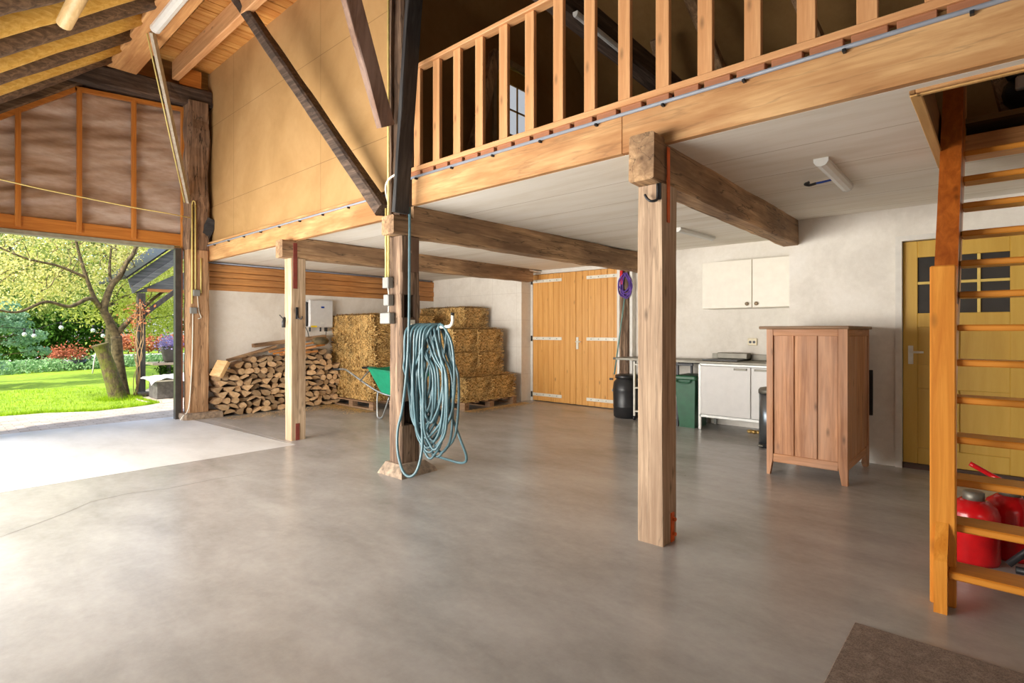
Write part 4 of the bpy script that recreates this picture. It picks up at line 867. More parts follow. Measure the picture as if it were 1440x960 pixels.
# sink unit
t = thing('kitchen_unit', 'white two door base unit with a stainless top under the wall cupboard', 'kitchen unit', (-2.35, 7.3, 0))
m = MB()
for x, y in ((-2.985, 7.03), (-1.75, 7.03), (-2.985, 7.55), (-1.75, 7.55)): m.bbox(x - .018, x + .018, y - .0, y + .035, 0, .86, .003)
m.bbox(-2.985, -1.75, 7.03, 7.065, .165, .20, .003); m.bbox(-2.985, -1.75, 7.03, 7.065, .845, .872, .003); m.obj('frame', plain('unit_frame', (200, 200, 196), .4, .3, var=.03), t)
m = MB(); m.box(-2.965, -1.76, 7.05, 7.55, .19, .86); m.obj('carcass', M['cab_grey'], t)
for a, b_x in ((-2.965, -2.335), (-2.325, -1.77)):
    m = MB(); m.bbox(a, b_x, 7.022, 7.05, .205, .84, .004); d_ = m.obj('door', M['cab_grey'], t)
    hx = b_x - .20 if a < -2.5 else a + .03
    if a > -2.5: hx = a + .04
    m = MB(); m.bbox(hx, hx + .16, 7.008, 7.016, .80, .825, .003); m.bbox(hx, hx + .01, 7.008, 7.024, .80, .825, .001); m.bbox(hx + .15, hx + .16, 7.008, 7.024, .80, .825, .001); h_ = m.obj('handle', M['steel'], t)
    h_.parent = d_
m = MB(); m.bbox(-3.03, -1.72, 6.995, 7.59, .873, .905, .006); m.bbox(-3.03, -1.72, 7.565, 7.595, .905, .985, .004); m.obj('steel_top', M['steel'], t)
t = thing('hot_plate', 'small black topped hot plate on the steel sink unit', 'hot plate', (-2.72, 7.35, .906))
m = MB(); m.bbox(-2.98, -2.52, 7.10, 7.42, .906, .925, .004); m.obj('plate', M['black_plastic'], t)
m = MB(); m.bbox(-2.90, -2.50, 7.40, 7.55, .925, 1.005, .008); m.obj('steel_box', M['steel'], t)
# wall cupboard
t = thing('wall_cupboard', 'cream white two door cupboard high on the kitchen wall', 'cupboard', (-2.35, 7.4, 1.6))
m = MB(); m.bbox(-3.02, -1.72, 7.225, 7.6, 1.595, 2.21, .003); m.obj('carcass', M['cab_white'], t)
for a, b_x, kx in ((-3.02, -2.378, -2.432), (-2.370, -1.72, -2.318)):
    m = MB(); m.bbox(a, b_x, 7.20, 7.222, 1.597, 2.212, .003); d_ = m.obj('door', M['cab_white'], t)
    m = MB(); m.lathe(0, 0, [(.012, 0), (.012, .012), (.024, .018), (.022, .026), (.01, .024)], 16); m.turn(Matrix.Translation((kx, 7.20, 1.645)) @ Matrix.Rotation(math.pi / 2, 4, 'X')); k_ = m.obj('knob', plain('dull_brass', (120, 102, 78), .5, .4), t); k_.parent = d_
m = MB(); m.bbox(-2.555, -2.435, 7.575, 7.60, 1.105, 1.20, .006); m.mat(1)
for x in (-2.52, -2.47): m.tube([(x, 7.576, 1.15), (x, 7.572, 1.15)], .018, 12)
tag(m.obj('wall_socket', [plain('cream_socket', (226, 214, 182), .4), M['dark_metal']]), 'cream double socket on the wall above the sink unit', 'socket')
m = MB(); m.bbox(-3.70, -3.62, 7.59, 7.60, 1.10, 1.19, .004); tag(m.obj('wall_socket', plain('cream_socket', (226, 214, 182), .4)), 'small cream socket peeping out right of the nearest timber post', 'socket')
m = MB(); r = random.Random(4)
for i in range(5): m.ball((-2.38 + .05 * i, 7.16 + r.uniform(-.03, .03), .03), .032, 8, 5, (1.2, 1, .8))
o = tag(m.obj('crumpled_foil', plain('gold_foil', (186, 152, 90), .35, .6, var=.3, scale=40, bmp=1.0)), 'crumpled golden scraps lying under the white sink unit', 'scraps'); o['kind'] = 'stuff'
# pedal bin
t = thing('pedal_bin', 'stainless pedal bin half hidden behind the brown cabinet', 'pedal bin', (-1.93, 6.50, 0))
m = MB(); m.lathe(-1.93, 6.50, [(.135, 0), (.135, .04)], 28); m.obj('base_ring', M['black_plastic'], t)
m = MB(); m.lathe(-1.93, 6.50, [(.13, .04), (.13, .60)], 28); m.obj('drum', plain('brushed_steel', (140, 146, 152), .3, .9, var=.05), t)
m = MB(); m.lathe(-1.93, 6.50, [(.137, .60), (.137, .635), (.12, .66), (.05, .675)], 28); m.obj('lid', M['steel'], t)
m = MB(); m.bbox(-2.03, -1.97, 6.33, 6.42, .02, .035, .004); m.obj('pedal', M['steel'], t)

# ================================================================== BROWN CABINET
t = thing('cabinet', 'worn reddish brown wooden cabinet with three vertical boards on the near side', 'cabinet', (-1.28, 5.77, 0))
cz = W('cabinet', 'Z'); cxm = W('cabinet', 'X'); cym = W('cabinet', 'Y')
MB().prism([(-1.605, 0), (-1.578, 0), (-1.553, .15), (-1.553, 1.315), (-1.605, 1.315)], 'Y', 5.26, 5.31).obj('corner_post', cz, t)
MB().prism([(-1.035, 1.315), (-1.035, .16), (-1.008, 0), (-.965, 0), (-.965, 1.315)], 'Y', 5.26, 5.31).obj('corner_post', cz, t)
MB().bbox(-1.605, -1.565, 6.20, 6.25, 0, 1.315, .004).obj('corner_post', cz, t)
MB().prism([(6.16, .0), (6.25, .0), (6.25, 1.315), (6.20, 1.315), (6.20, .2), (6.10, .2), (6.12, .08), (6.09, .05)], 'X', -1.005, -.965).obj('corner_post', cz, t)
for z0_, z1_ in ((1.255, 1.315), (.115, .19)): MB().bbox(-1.553, -1.035, 5.265, 5.30, z0_, z1_, .004).obj('front_rail', cxm, t)
xs = [-1.553, -1.378, -1.193, -1.035]
for a, b_x in zip(xs, xs[1:]):
    m = MB(); m.bbox(a + .002, b_x - .003, 5.28, 5.30, .18, 1.26, .005); m.obj('panel_board', cz, t)
m = MB(); n = 6
for i in range(n): m.bbox(-.99, -.975, 5.31 + .89 * i / n, 5.31 + .89 * (i + 1) / n - .003, .18, 1.27, .003)
m.bbox(-1.60, -1.585, 5.31, 6.2, .18, 1.27); m.bbox(-1.585, -.99, 6.2, 6.21, .18, 1.27); m.box(-1.59, -.98, 5.3, 6.2, .17, .185); m.obj('side_boards', cz, t)
for z0_, z1_ in ((.12, .19), (1.25, 1.315)): MB().bbox(-.995, -.967, 5.31, 6.2, z0_, z1_, .004).obj('side_rail', cym, t)
m = MB(); m.bbox(-1.66, -.945, 5.215, 6.28, 1.315, 1.342, .006); tag(m.obj('cabinet_top', W('cabtop', 'X'), t), 'greyer brown overhanging top board')

# ================================================================== LADDER STAIR
t = thing('ladder_stair', 'steep orange varnished open tread stair up through the ceiling opening', 'stair', (.16, 3.9, 0))
lz, lx = W('ladder', 'Z'), W('ladder', 'X')
def stringer(x0, x1): 
    m = MB(); m.prism([(3.185, 0), (3.28, 0), (3.36, .06), (4.93, 2.70), (4.93, 2.74), (4.77, 2.74), (3.185, .24)][:7], 'X', x0, x1); return m
stringer(-.24, -.19).obj('stringer', lz, t); stringer(.56, .61).obj('stringer', lz, t)
m = MB(); m.bbox(-.262, -.163, 3.283, 3.345, 0, 1.61, .006); m.obj('front_post', lz, t)
m = MB(); m.prism([(3.86, 1.45), (4.06, 1.45), (4.82, 2.95), (4.62, 2.95)], 'X', -.295, -.19); m.obj('upper_stringer', wood('ladderdark', (150, 74, 22), (190, 104, 38), 'Z', .35, bmp=.06), t)
tr0 = None
for i in range(13):
    y = 3.21 + .62 * (.19 * i); z = .194 + .19 * i
    if tr0 is None:
        m = MB(); m.bbox(-.19, .56, y, y + .17, z - .035, z, .006); tr0 = m.obj('tread', lx, t)
    else:
        c = tr0.copy(); COL.objects.link(c); c.parent = t; c.location = (0, .62 * .19 * i, .19 * i)

# red petrol cans behind the stair
def can(x, y, s, lab, dark=False):
    t = thing('fuel_can', lab, 'fuel can', (x, y, 0)); R_ = .118
    m = MB(); m.lathe(x, y, [(R_ * .96, 0), (R_, .02), (R_, .19 * s), (R_ * 1.03, .20 * s), (R_ * 1.03, .212 * s), (R_, .222 * s), (R_, .27 * s), (R_ * .88, .31 * s), (R_ * .5, .345 * s), (R_ * .42, .345 * s)], 32); m.obj('can_body', M['red_paint'], t)
    m = MB(); m.lathe(x, y, [(.046, .34 * s), (.05, .345 * s), (.05, .385 * s), (.035, .392 * s)], 24); m.obj('cap', M['steel'], t)
    return t
can(-.125, 4.06, 1.0, 'red round metal can with a steel screw cap under the stair, in front')
m_t = can(.03, 4.27, 1.02, 'second red can with a black hose behind the front red can')
m = MB(); m.tube(spline([(.03, 4.27, .38), (.0, 4.28, .42), (-.06, 4.3, .45), (-.15, 4.3, .50)], 5), .014, 10); tag(m.obj('pouring_spout', M['red_paint']), 'red pouring spout sticking up behind the stair treads', 'spout')
m = MB(); m.tube(spline([(-.02, 4.32, .41), (.06, 4.25, .42), (.11, 4.14, .34), (.12, 4.10, .12), (.16, 4.08, .03), (.42, 4.08, .03)], 8), .018, 10); tag(m.obj('black_hose', M['black_rubber']), 'thick black hose curling over the red cans under the stair', 'hose')
m = MB(); m.tube([(.02, 3.95, .05), (.35, 4.05, .42)], .018, 8); m.tube([(.05, 3.95, .03), (.4, 3.98, .03)], .02, 8); tag(m.obj('machine_handle', M['black_plastic']), 'black tubular machine handle beside the red cans', 'handle')

# doormat
m = MB(); m.bbox(-.49, .9, 1.7, 2.815, 0.0, .012, .004); tag(m.obj('doormat', M['carpet']), 'brown speckled mat on the concrete in the bottom right corner', 'mat')

# ================================================================== LOFT INTERIOR
t = thing('door_4', None, None, (-4.75, 5.3, 2.735)); struct(t); t['label'] = 'yellow ochre loft door with six pale panes seen between the balusters'
m = MB(); ym = plain('ochre_door', (176, 132, 50), .5, var=.05)
for a, b_, c, d in ((4.99, 5.06, 2.74, 4.70), (5.58, 5.66, 2.74, 4.70), (5.06, 5.58, 4.50, 4.70), (5.06, 5.58, 3.72, 3.86), (5.06, 5.58, 2.74, 2.95)): m.bbox(-4.80, -4.76, a, b_, c, d, .003)
m.box(-4.80, -4.79, 5.0, 5.65, 2.75, 3.8); m.obj('door_leaf', ym, t)
m = MB(); 
for y in (5.235, 5.41): m.box(-4.785, -4.765, y - .01, y + .01, 3.86, 4.50)
m.box(-4.785, -4.765, 5.06, 5.58, 4.17, 4.19); m.obj('glazing_bars', ym, t)
m = MB(); m.box(-4.79, -4.78, 5.06, 5.58, 3.86, 4.50); m.obj('glass', M['glass_pale'], t)
m = MB(); m.bbox(-4.77, -4.73, 4.92, 4.98, 2.735, 4.80, .003); m.bbox(-4.77, -4.73, 5.66, 5.72, 2.735, 4.80, .003); m.bbox(-4.77, -4.73, 4.92, 5.72, 4.72, 4.80, .003); struct(m.obj('trim_7', plain('pale_trim', (170, 150, 116), .6), origin=(0, 0, 0)))
for x, lab in ((-2.95, 'dark tie beam across the loft carrying a tube light'), (.6, 'dark tie beam at the right of the loft')):
    m = MB(); m.beam((x, 3.3, 4.30), (x, 8.0, 4.10), .2, .26, side=(1, 0, 0), wob=.01, segs=14, seed=61, ch=.03); tag(m.obj('tie_beam', W('darkbeam', 'Y')), lab, 'beam')
tube_light('tube_light', 'tube light fixed to the dark tie beam up in the loft', (-2.84, 4.0, 4.15), (-2.84, 4.95, 4.11), .05, .05, 'tube lights')
for i, (p0, p1, lab) in enumerate((((-3.4, 7.9, 2.745), (-3.2, 6.2, 4.9), 'leaning rafter at the back of the loft, leftmost'), ((-2.2, 7.9, 2.745), (-2.6, 5.6, 5.2), 'leaning rafter at the back of the loft behind the middle balusters'),
            ((-1.0, 7.9, 2.745), (-1.6, 5.8, 4.9), 'leaning rafter at the back of the loft, right of the tube light'), ((.2, 7.9, 2.745), (-.3, 5.9, 4.9), 'leaning rafter at the back of the loft above the stair'), ((-4.3, 4.0, 2.75), (-4.5, 4.7, 4.6), 'dark strut just behind the first balusters'))):
    m = MB(); m.beam(p0, p1, .12, .12, side=(1, 0, 0), wob=.006, segs=8, seed=70 + i, ch=.02); tag(m.obj('loft_rafter', W('beam', 'Z')), lab, 'rafter', 'leaning rafters in the loft')
# things seen up through the stair opening
m = MB(); m.bbox(-.24, -.185, 4.80, 4.86, 2.74, 3.9, .004); tag(m.obj('stair_newel', W('board', 'Z')), 'reddish newel post at the top of the stair', 'post')
m = MB(); m.bbox(-.22, 1.0, 4.80, 4.84, 2.45, 2.62, .004); tag(m.obj('stair_header', W('board', 'X')), 'reddish header board across the back of the stair opening', 'board')
m = MB(); r = random.Random(12)
m.ball((.16, 5.1, 2.93), .17, 12, 8, (1.0, .9, .9)); m.tube(spline([(.05, 5.0, 3.0), (.0, 5.0, 3.15), (.1, 5.0, 3.25), (.3, 5.0, 3.28)], 5), .03, 8); m.mat(1).bbox(.06, .22, 4.93, 4.98, 2.90, 2.99, .01)
tag(m.obj('storage_bag', [M['black_plastic'], M['cab_grey']]), 'dark bag with a pale patch on the loft floor beside the stair opening', 'bag')

# ================================================================== OUTSIDE
def leafmat(name, cols, trans=0.35, scale=9.0):
    m = D.materials.new(name); m.use_nodes = True; nt = m.node_tree; nt.nodes.clear(); MATS[name] = m
    out = nt.nodes.new('ShaderNodeOutputMaterial'); n = N(nt, 'ShaderNodeTexNoise', Scale=scale, Detail=3.0, Roughness=.8); L(nt, coords(nt), n.inputs[0])
    c = ramp(nt, n.outputs[0], [(.32, cols[0]), (.5, cols[1]), (.68, cols[2])])
    d = nt.nodes.new('ShaderNodeBsdfDiffuse'); t_ = nt.nodes.new('ShaderNodeBsdfTranslucent'); L(nt, c, d.inputs[0]); L(nt, c, t_.inputs[0])
    mx = nt.nodes.new('ShaderNodeMixShader'); mx.inputs[0].default_value = trans; L(nt, d.outputs[0], mx.inputs[1]); L(nt, t_.outputs[0], mx.inputs[2]); L(nt, mx.outputs[0], out.inputs[0])
    return m
LF = {'spring': leafmat('spring_leaves', [(160, 156, 76), (222, 214, 132), (248, 242, 200)], .5),
      'lime': leafmat('lime_leaves', [(134, 146, 54), (196, 200, 96), (238, 232, 164)], .5),
      'mid': leafmat('mid_leaves', [(84, 100, 50), (150, 162, 84), (216, 216, 156)], .45),
      'dark': leafmat('dark_leaves', [(30, 52, 20), (58, 92, 34), (104, 138, 56)], .25),
      'conifer': leafmat('conifer_needles', [(84, 120, 92), (140, 176, 140), (196, 216, 190)], .3),
      'cover': leafmat('cover_leaves', [(74, 120, 66), (140, 180, 120), (206, 222, 184)], .3),
      'red': leafmat('red_leaves', [(140, 72, 54), (190, 110, 84), (222, 160, 130)], .3),
      'beech': leafmat('beech_leaves', [(150, 84, 50), (206, 130, 88), (226, 176, 140)], .3),
      'flower': leafmat('flower_petals', [(120, 104, 190), (180, 168, 224), (236, 236, 240)], .3, 30)}
def cloud(blobs, n, size, seed, flat=0.0):
    """leaf quads scattered through ellipsoid blobs (cx,cy,cz,rx,ry,rz,weight)"""
    rs = np.random.RandomState(seed); wts = np.array([b[6] for b in blobs], float); wts /= wts.sum(); ch = rs.choice(len(blobs), n, p=wts); B = np.array([b[:6] for b in blobs])[ch]
    v = rs.normal(size=(n, 3)); v /= np.linalg.norm(v, axis=1)[:, None]; rad = rs.uniform(.35, 1, n) ** .55
    # clumping
    cl = rs.normal(size=(max(8, n // 25), 3)); c = B[:, :3] + v * B[:, 3:6] * rad[:, None]
    k = rs.randint(0, n, n); mixf = rs.uniform(.6, .92, n)[:, None]; anchor = c[(k // 18) * 18 % n]
    same = (ch[(k // 18) * 18 % n] == ch)[:, None]
    c = np.where(same, anchor + rs.normal(size=(n, 3)) * size * 3.2, c)
    a = rs.normal(size=(n, 3)); a /= np.linalg.norm(a, axis=1)[:, None]; b = np.cross(a, rs.normal(size=(n, 3))); b /= np.linalg.norm(b, axis=1)[:, None]
    s = size * rs.uniform(.6, 1.3, n)[:, None]
    a *= s; b *= s * .62
    return c, a, b
def leaves(name, parent, mat, blobs, n, size, seed):
    c, a, b = cloud(blobs, n, size, seed); V4 = np.stack([c - a, c - b * .9, c + a, c + b * .9], axis=1).reshape(-1, 3) - np.array(parent['_o'])
    me = D.meshes.new(name); me.vertices.add(len(V4)); me.vertices.foreach_set('co', V4.ravel().astype('f')); me.loops.add(n * 4); me.loops.foreach_set('vertex_index', np.arange(n * 4, dtype='i'))
    me.polygons.add(n); me.polygons.foreach_set('loop_start', np.arange(0, n * 4, 4, dtype='i')); me.materials.append(LF[mat]); me.update(calc_edges=True); me.validate()
    o = D.objects.new(name, me); COL.objects.link(o); o.parent = parent; return o

# ground
m = MB(); m.prism([(-9.35, -14), (-9.35, 8.3), (-11.9, 8.3), (-14.6, 3.8), (-12.9, 3.0), (-12.1, 2.95), (-11.25, 3.0), (-11.05, 2.6), (-10.95, 2.05), (-11.3, 1.5), (-11.36, .97), (-11.5, -2), (-12, -14)], 'Z', -.2, -.004)
bm_, nt_, b_ = newmat('brick_paving')
br = N(nt_, 'ShaderNodeTexBrick', Scale=1.0); br.inputs['Brick Width'].default_value = .20; br.inputs['Row Height'].default_value = .10; br.inputs['Mortar Size'].default_value = .006; br.inputs['Color1'].default_value = lin((206, 190, 172)); br.inputs['Color2'].default_value = lin((184, 166, 148)); br.inputs['Mortar'].default_value = lin((120, 108, 92))
L(nt_, coords(nt_, rot=(0, 0, math.pi / 2)), br.inputs[0]); n_ = N(nt_, 'ShaderNodeTexNoise', Scale=5.0, Detail=6.0); L(nt_, coords(nt_), n_.inputs[0])
L(nt_, mix(nt_, .45, br.outputs[0], ramp(nt_, n_.outputs[0], [(.3, (150, 136, 120)), (.7, (224, 212, 198))])), b_.inputs['Base Color']); b_.inputs['Roughness'].default_value = .9; bump(nt_, b_, br.outputs['Fac'], -.4, .01)
struct(m.obj('brick_paving', bm_, origin=(0, 0, 0)))
m = MB(); m.prism([(-9.36, -14), (-9.36, -14.1), (-80, -60), (-80, 60), (-9.4, 40), (-9.4, 8.2), (-11.85, 8.2), (-14.5, 3.85), (-12.9, 3.05), (-12.1, 3.0), (-11.25, 3.05), (-11.1, 2.6), (-11.0, 2.05), (-11.35, 1.5), (-11.4, .97), (-11.55, -2), (-12.05, -14)], 'Z', -.25, -.012)
gm, nt_, b_ = newmat('lawn'); n_ = N(nt_, 'ShaderNodeTexNoise', Scale=2.2, Detail=9.0, Roughness=.75); L(nt_, coords(nt_), n_.inputs[0]); n2_ = N(nt_, 'ShaderNodeTexNoise', Scale=60.0, Detail=4.0); L(nt_, coords(nt_), n2_.inputs[0])
L(nt_, mix(nt_, .35, ramp(nt_, n_.outputs[0], [(.3, (104, 138, 20)), (.5, (150, 184, 30)), (.7, (188, 210, 54))]), ramp(nt_, n2_.outputs[0], [(.3, (84, 120, 20)), (.7, (200, 220, 70))])), b_.inputs['Base Color']); b_.inputs['Roughness'].default_value = .9; bump(nt_, b_, n2_.outputs[0], 1.0, .03)
struct(m.obj('lawn', gm, origin=(0, 0, 0)))
# grass blades near the edge of the lawn and around the stump: nobody could count them
rs = np.random.RandomState(3)
m = MB(); r = random.Random(3)
edge = [(-11.4, .97), (-11.38, 1.5), (-11.02, 2.05), (-11.12, 2.6), (-11.3, 3.05), (-12.1, 3.02), (-12.9, 3.05)]
for _ in range(9000):
    q = r.random()
    if q < .35:
        i = r.randrange(len(edge) - 1); f = r.random(); x = edge[i][0] * (1 - f) + edge[i + 1][0] * f - abs(r.gauss(0, .12)); y = edge[i][1] * (1 - f) + edge[i + 1][1] * f + r.gauss(0, .03)
    elif q < .5: a = r.uniform(0, 6.28); d = .12 + abs(r.gauss(0, .14)); x, y = -12.62 + d * math.cos(a), 2.72 + d * math.sin(a)
    else: x, y = r.uniform(-16, -11.45), r.uniform(.4, 3.0)
    h = r.uniform(.015, .05) * (1.7 if .35 <= q < .5 else 1); a = r.uniform(0, 6.28); dx, dy = math.cos(a) * .004, math.sin(a) * .004
    b0 = m.add([(x - dx, y - dy, -.012), (x + dx, y + dy, -.012), (x + r.gauss(0, .015), y + r.gauss(0, .015), h)]); m.face([b0, b0 + 1, b0 + 2])
o = m.obj('grass_blades', leafmat('grass', [(104, 140, 24), (156, 190, 40), (196, 216, 70)], .4, 6)); o['kind'] = 'stuff'; tag(o, 'short bright green grass blades on the sunny lawn', 'grass')
m = MB(); m.box(-36, -29.5, 3, 30, -.05, 0.0); struct(m.obj('garden_path', plain('pale_path', (206, 196, 190), .9), origin=(0, 0, 0)))

# apple tree with mossy cut limb
t = thing('apple_tree', 'old leaning apple tree with spring leaves and a mossy sawn off limb, on the lawn', 'tree', (-12.8, 2.8, 0))
moss, nt_, b_ = newmat('mossy_bark'); n_ = N(nt_, 'ShaderNodeTexNoise', Scale=7.0, Detail=8.0, Roughness=.75); L(nt_, coords(nt_), n_.inputs[0]); n2_ = N(nt_, 'ShaderNodeTexNoise', Scale=24.0, Detail=6.0, Roughness=.7); L(nt_, coords(nt_, (1, 1, .4)), n2_.inputs[0])
L(nt_, mix(nt_, ramp(nt_, n_.outputs[0], [(.44, (0, 0, 0)), (.58, (215, 215, 215))]), ramp(nt_, n2_.outputs[0], [(.3, (52, 42, 30)), (.7, (122, 104, 76))]), lin((112, 122, 30))), b_.inputs['Base Color']); b_.inputs['Roughness'].default_value = .95; bump(nt_, b_, n2_.outputs[0], 1.0, .03)
m = MB(); m.tube(spline([(-12.6, 2.74, -.03), (-12.6, 2.71, .12), (-12.6, 2.63, .42), (-12.6, 2.55, .72), (-12.6, 2.47, .98), (-12.6, 2.45, 1.05)], 5), [.17, .165, .155, .15, .148, .145, .142, .14, .137, .134, .13, .128, .125, .122, .12, .118, .116, .116, .116, .116, .12, .13, .135, .138, .14, .14][:26], 16); m.obj('sawn_limb', moss, t)
m = MB()
def br_(pts, r0, r1, seg=10):
    P = spline(pts, 5); n = len(P); m.tube(P, [r0 + (r1 - r0) * i / (n - 1) for i in range(n)], seg)
br_([(-13.02, 2.92, -.03), (-13.1, 2.88, .35), (-13.1, 2.83, .8), (-13.1, 2.81, 1.2)], .115, .095, 14)
br_([(-13.1, 2.81, 1.15), (-13.1, 2.70, 1.48), (-13.1, 2.61, 1.70), (-13.1, 2.65, 1.93), (-13.1, 2.735, 2.2), (-13.1, 2.87, 2.39), (-13.1, 2.98, 2.67), (-13.1, 3.13, 2.95), (-13.0, 3.2, 3.6)], .085, .03)
br_([(-13.1, 2.74, 1.42), (-13.1, 2.56, 1.74), (-13.05, 2.43, 1.99), (-13.0, 2.32, 2.31), (-13.0, 2.23, 2.66), (-12.9, 2.1, 3.2)], .05, .02)
br_([(-13.1, 2.82, 1.24), (-13.1, 3.05, 1.54), (-13.1, 3.22, 1.72), (-13.1, 3.6, 2.1), (-13.1, 4.2, 2.5)], .055, .02)
br_([(-13.1, 2.56, 1.74), (-13.0, 2.37, 1.92), (-12.9, 2.05, 1.75), (-12.8, 1.69, 1.82), (-12.7, 1.3, 1.62), (-12.6, .9, 1.7)], .045, .015)
br_([(-13.1, 2.735, 2.2), (-13.2, 2.72, 2.5), (-13.3, 2.77, 3.0)], .035, .015)
br_([(-13.0, 2.32, 2.31), (-13.0, 1.9, 2.5), (-12.9, 1.4, 2.6), (-12.9, .8, 2.9)], .03, .01)
r = random.Random(77)
for _ in range(60):
    x, y, z = r.uniform(-14, -12.6), r.uniform(.9, 3.6), r.uniform(1.75, 3.3); a = r.uniform(0, 6.28); q = r.uniform(.12, .25)
    br_([(x, y, z), (x + r.uniform(-.2, .2), y + q * math.cos(a), z + r.uniform(.05, .2)), (x + r.uniform(-.2, .2), y + 1.6 * q * math.cos(a + .5), z + r.uniform(.2, .45))], .010, .003, 5)
m.obj('trunk', M['bark_tree'], t)
m = MB(); m.tube([(-12.7, 2.42, .96), (-12.72, 2.38, .7), (-12.72, 2.36, .5)], .012, 6); m.obj('hanging_label', M['white_plastic'], t)
leaves('foliage', t, 'spring', [(-13.9, 2.1, 2.8, 1.0, 1.5, 1.0, 5), (-13.4, 1.1, 2.2, 1.0, 1.1, .6, 2.2), (-14.6, 3.9, 2.9, 1.0, .9, .9, 1.2), (-13.6, 2.0, 3.7, 1.2, 1.7, .8, 2)], 10000, .030, 5)

# background trees and shrubs
def tree(lab, x, y, h, kind, blobs, n, size, seed, trunk=.12, grp=None):
    t = thing('garden_tree', lab, 'tree', (x, y, 0), grp); m = MB(); r = random.Random(seed); top = h * .75
    P = spline([(x, y, -.05), (x + r.uniform(-.1, .1), y + r.uniform(-.15, .15), top * .45), (x + r.uniform(-.2, .2), y + r.uniform(-.3, .3), top)], 6); m.tube(P, [trunk * (1 - .6 * i / (len(P) - 1)) for i in range(len(P))], 9)
    for _ in range(9):
        z0 = r.uniform(top * .35, top * .9); a = r.uniform(0, 6.28); d = r.uniform(.8, 1.8) * h / 5; Q = spline([(x, y, z0), (x + d * .5 * math.cos(a), y + d * .5 * math.sin(a), z0 + d * .35), (x + d * math.cos(a), y + d * math.sin(a), z0 + d * .9)], 4); m.tube(Q, [trunk * .4 * (1 - .8 * i / (len(Q) - 1)) for i in range(len(Q))], 6)
    m.obj('trunk', M['bark_tree'], t); leaves('foliage', t, kind, [(x + b[0], y + b[1], b[2]) + tuple(b[3:]) for b in blobs], n, size, seed); return t
tree('tall dark green tree behind the lawn, left of the apple tree', -26.5, 4.0, 5.5, 'dark', [(0, 0, 1.6, 1.2, 1.5, 1.6, 3), (0, -1, 1.0, 1.2, 1.4, 1.0, 2), (0, .6, 2.6, 1.2, 1.4, 1.2, 1.5)], 9000, .09, 11, .15)
tree('yellow green spring tree at the upper left of the garden', -19.0, .9, 6, 'mid', [(0, .8, 4.0, 1.8, 2.6, 1.5, 4), (0, 1.3, 2.4, 1.4, 1.8, .8, 2)], 8000, .06, 12, .12)
tree('bright lime green tree behind the string lights', -22.0, 4.5, 6, 'lime', [(0, 0, 3.4, 1.8, 2.2, 2.0, 4), (0, 1.2, 1.9, 1.2, 1.0, .9, 1.2)], 9000, .065, 13, .12)
tree('pale flowering tree at the right of the garden behind the porch', -24.0, 8.0, 6.5, 'spring', [(0, 0, 3.6, 1.8, 2.2, 1.7, 4), (0, -1.5, 4.2, 1.4, 1.6, 1.3, 2)], 8500, .065, 14, .16)
tree('big grey green tree in the far distance', -42.0, 9, 9, 'mid', [(0, 0, 5, 3, 6, 3.2, 4), (0, -7, 4.5, 3, 4, 3, 3)], 9000, .17, 15, .3)
tree('far green tree behind the beech hedge', -50.0, 17, 9, 'dark', [(0, 0, 4, 3, 7, 3.0, 4), (0, -9, 3.5, 3, 6, 3.0, 3)], 8000, .17, 16, .3)
t = thing('conifer', 'blue green conifer at the left edge of the view over the lawn', 'conifer', (-17.2, 1.1, 0))
m = MB(); m.tube([(-17.2, 1.1, -.05), (-17.2, 1.1, 2.0)], .06, 8)
r = random.Random(5); bl = []
for k in range(34):
    z = .25 + 1.6 * (k / 34); a = r.uniform(0, 6.28); d = (1.25 - .45 * k / 34) * r.uniform(.6, 1.0); x, y = -17.2 + d * .8 * math.cos(a), 1.1 + d * .95 * math.sin(a)
    m.tube([(-17.2, 1.1, z), (x, y, z + .15)], .012, 5); bl.append((x, y, z + .13, .30, .30, .13, 1))
m.obj('trunk', M['bark_tree'], t); leaves('foliage', t, 'conifer', bl, 9000, .038, 20)
t = thing('ground_cover', 'low bed of grey green ground cover along the far edge of the lawn', 'ground cover plants', (-23, 3, 0)); t['kind'] = 'stuff'
leaves('foliage', t, 'cover', [(-22.6 - .25 * k, 1.6 + .55 * k, .12, .9, .6, .28, 1) for k in range(12)], 9000, .055, 21)
t = thing('red_shrub', 'reddish shrub in a dark bowl planter beyond the lawn', 'shrub', (-23.6, 3.7, 0))
leaves('foliage', t, 'red', [(-23.6, 3.65, .52, .3, .5, .15, 1)], 900, .04, 22)
m = MB(); m.lathe(-23.4, 3.82, [(.20, 0), (.30, .1), (.36, .33), (.33, .33), (.30, .28)], 20); m.obj('bowl_planter', M['black_plastic'], t)
t = thing('beech_hedge', 'long copper brown beech hedge far behind the garden', 'hedge', (-37, 9, 0))
leaves('foliage', t, 'beech', [(-37, 7.2 + .75 * k, .62, .5, .55, .55, 1) for k in range(10)], 9000, .075, 23)
m = MB()
for k in range(14): m.tube([(-37, 7 + .5 * k, 0), (-37, 7.1 + .5 * k, .9)], .03, 5)
m.obj('stems', M['bark_tree'], t)
t = thing('climber', 'dry tangled climber growing up the porch post', 'climbing plant', (-12.85, 3.05, 0)); m = MB(); r = random.Random(6)
for k in range(7):
    pts = [(-12.82 + r.uniform(-.05, .05), 3.07 + r.uniform(-.04, .04), .02)]
    for z in (.4, .8, 1.2, 1.6, 1.85): pts.append((-12.82 + r.uniform(-.06, .06), 3.10 + r.uniform(-.07, .10), z))
    m.tube(spline(pts, 5), .007, 5)
m.obj('stems', wood('climber', (150, 120, 84), (200, 168, 124), 'Z', .9), t); leaves('foliage', t, 'beech', [(-12.82, 3.1, 1.62, .12, .18, .2, 1)], 160, .03, 24)

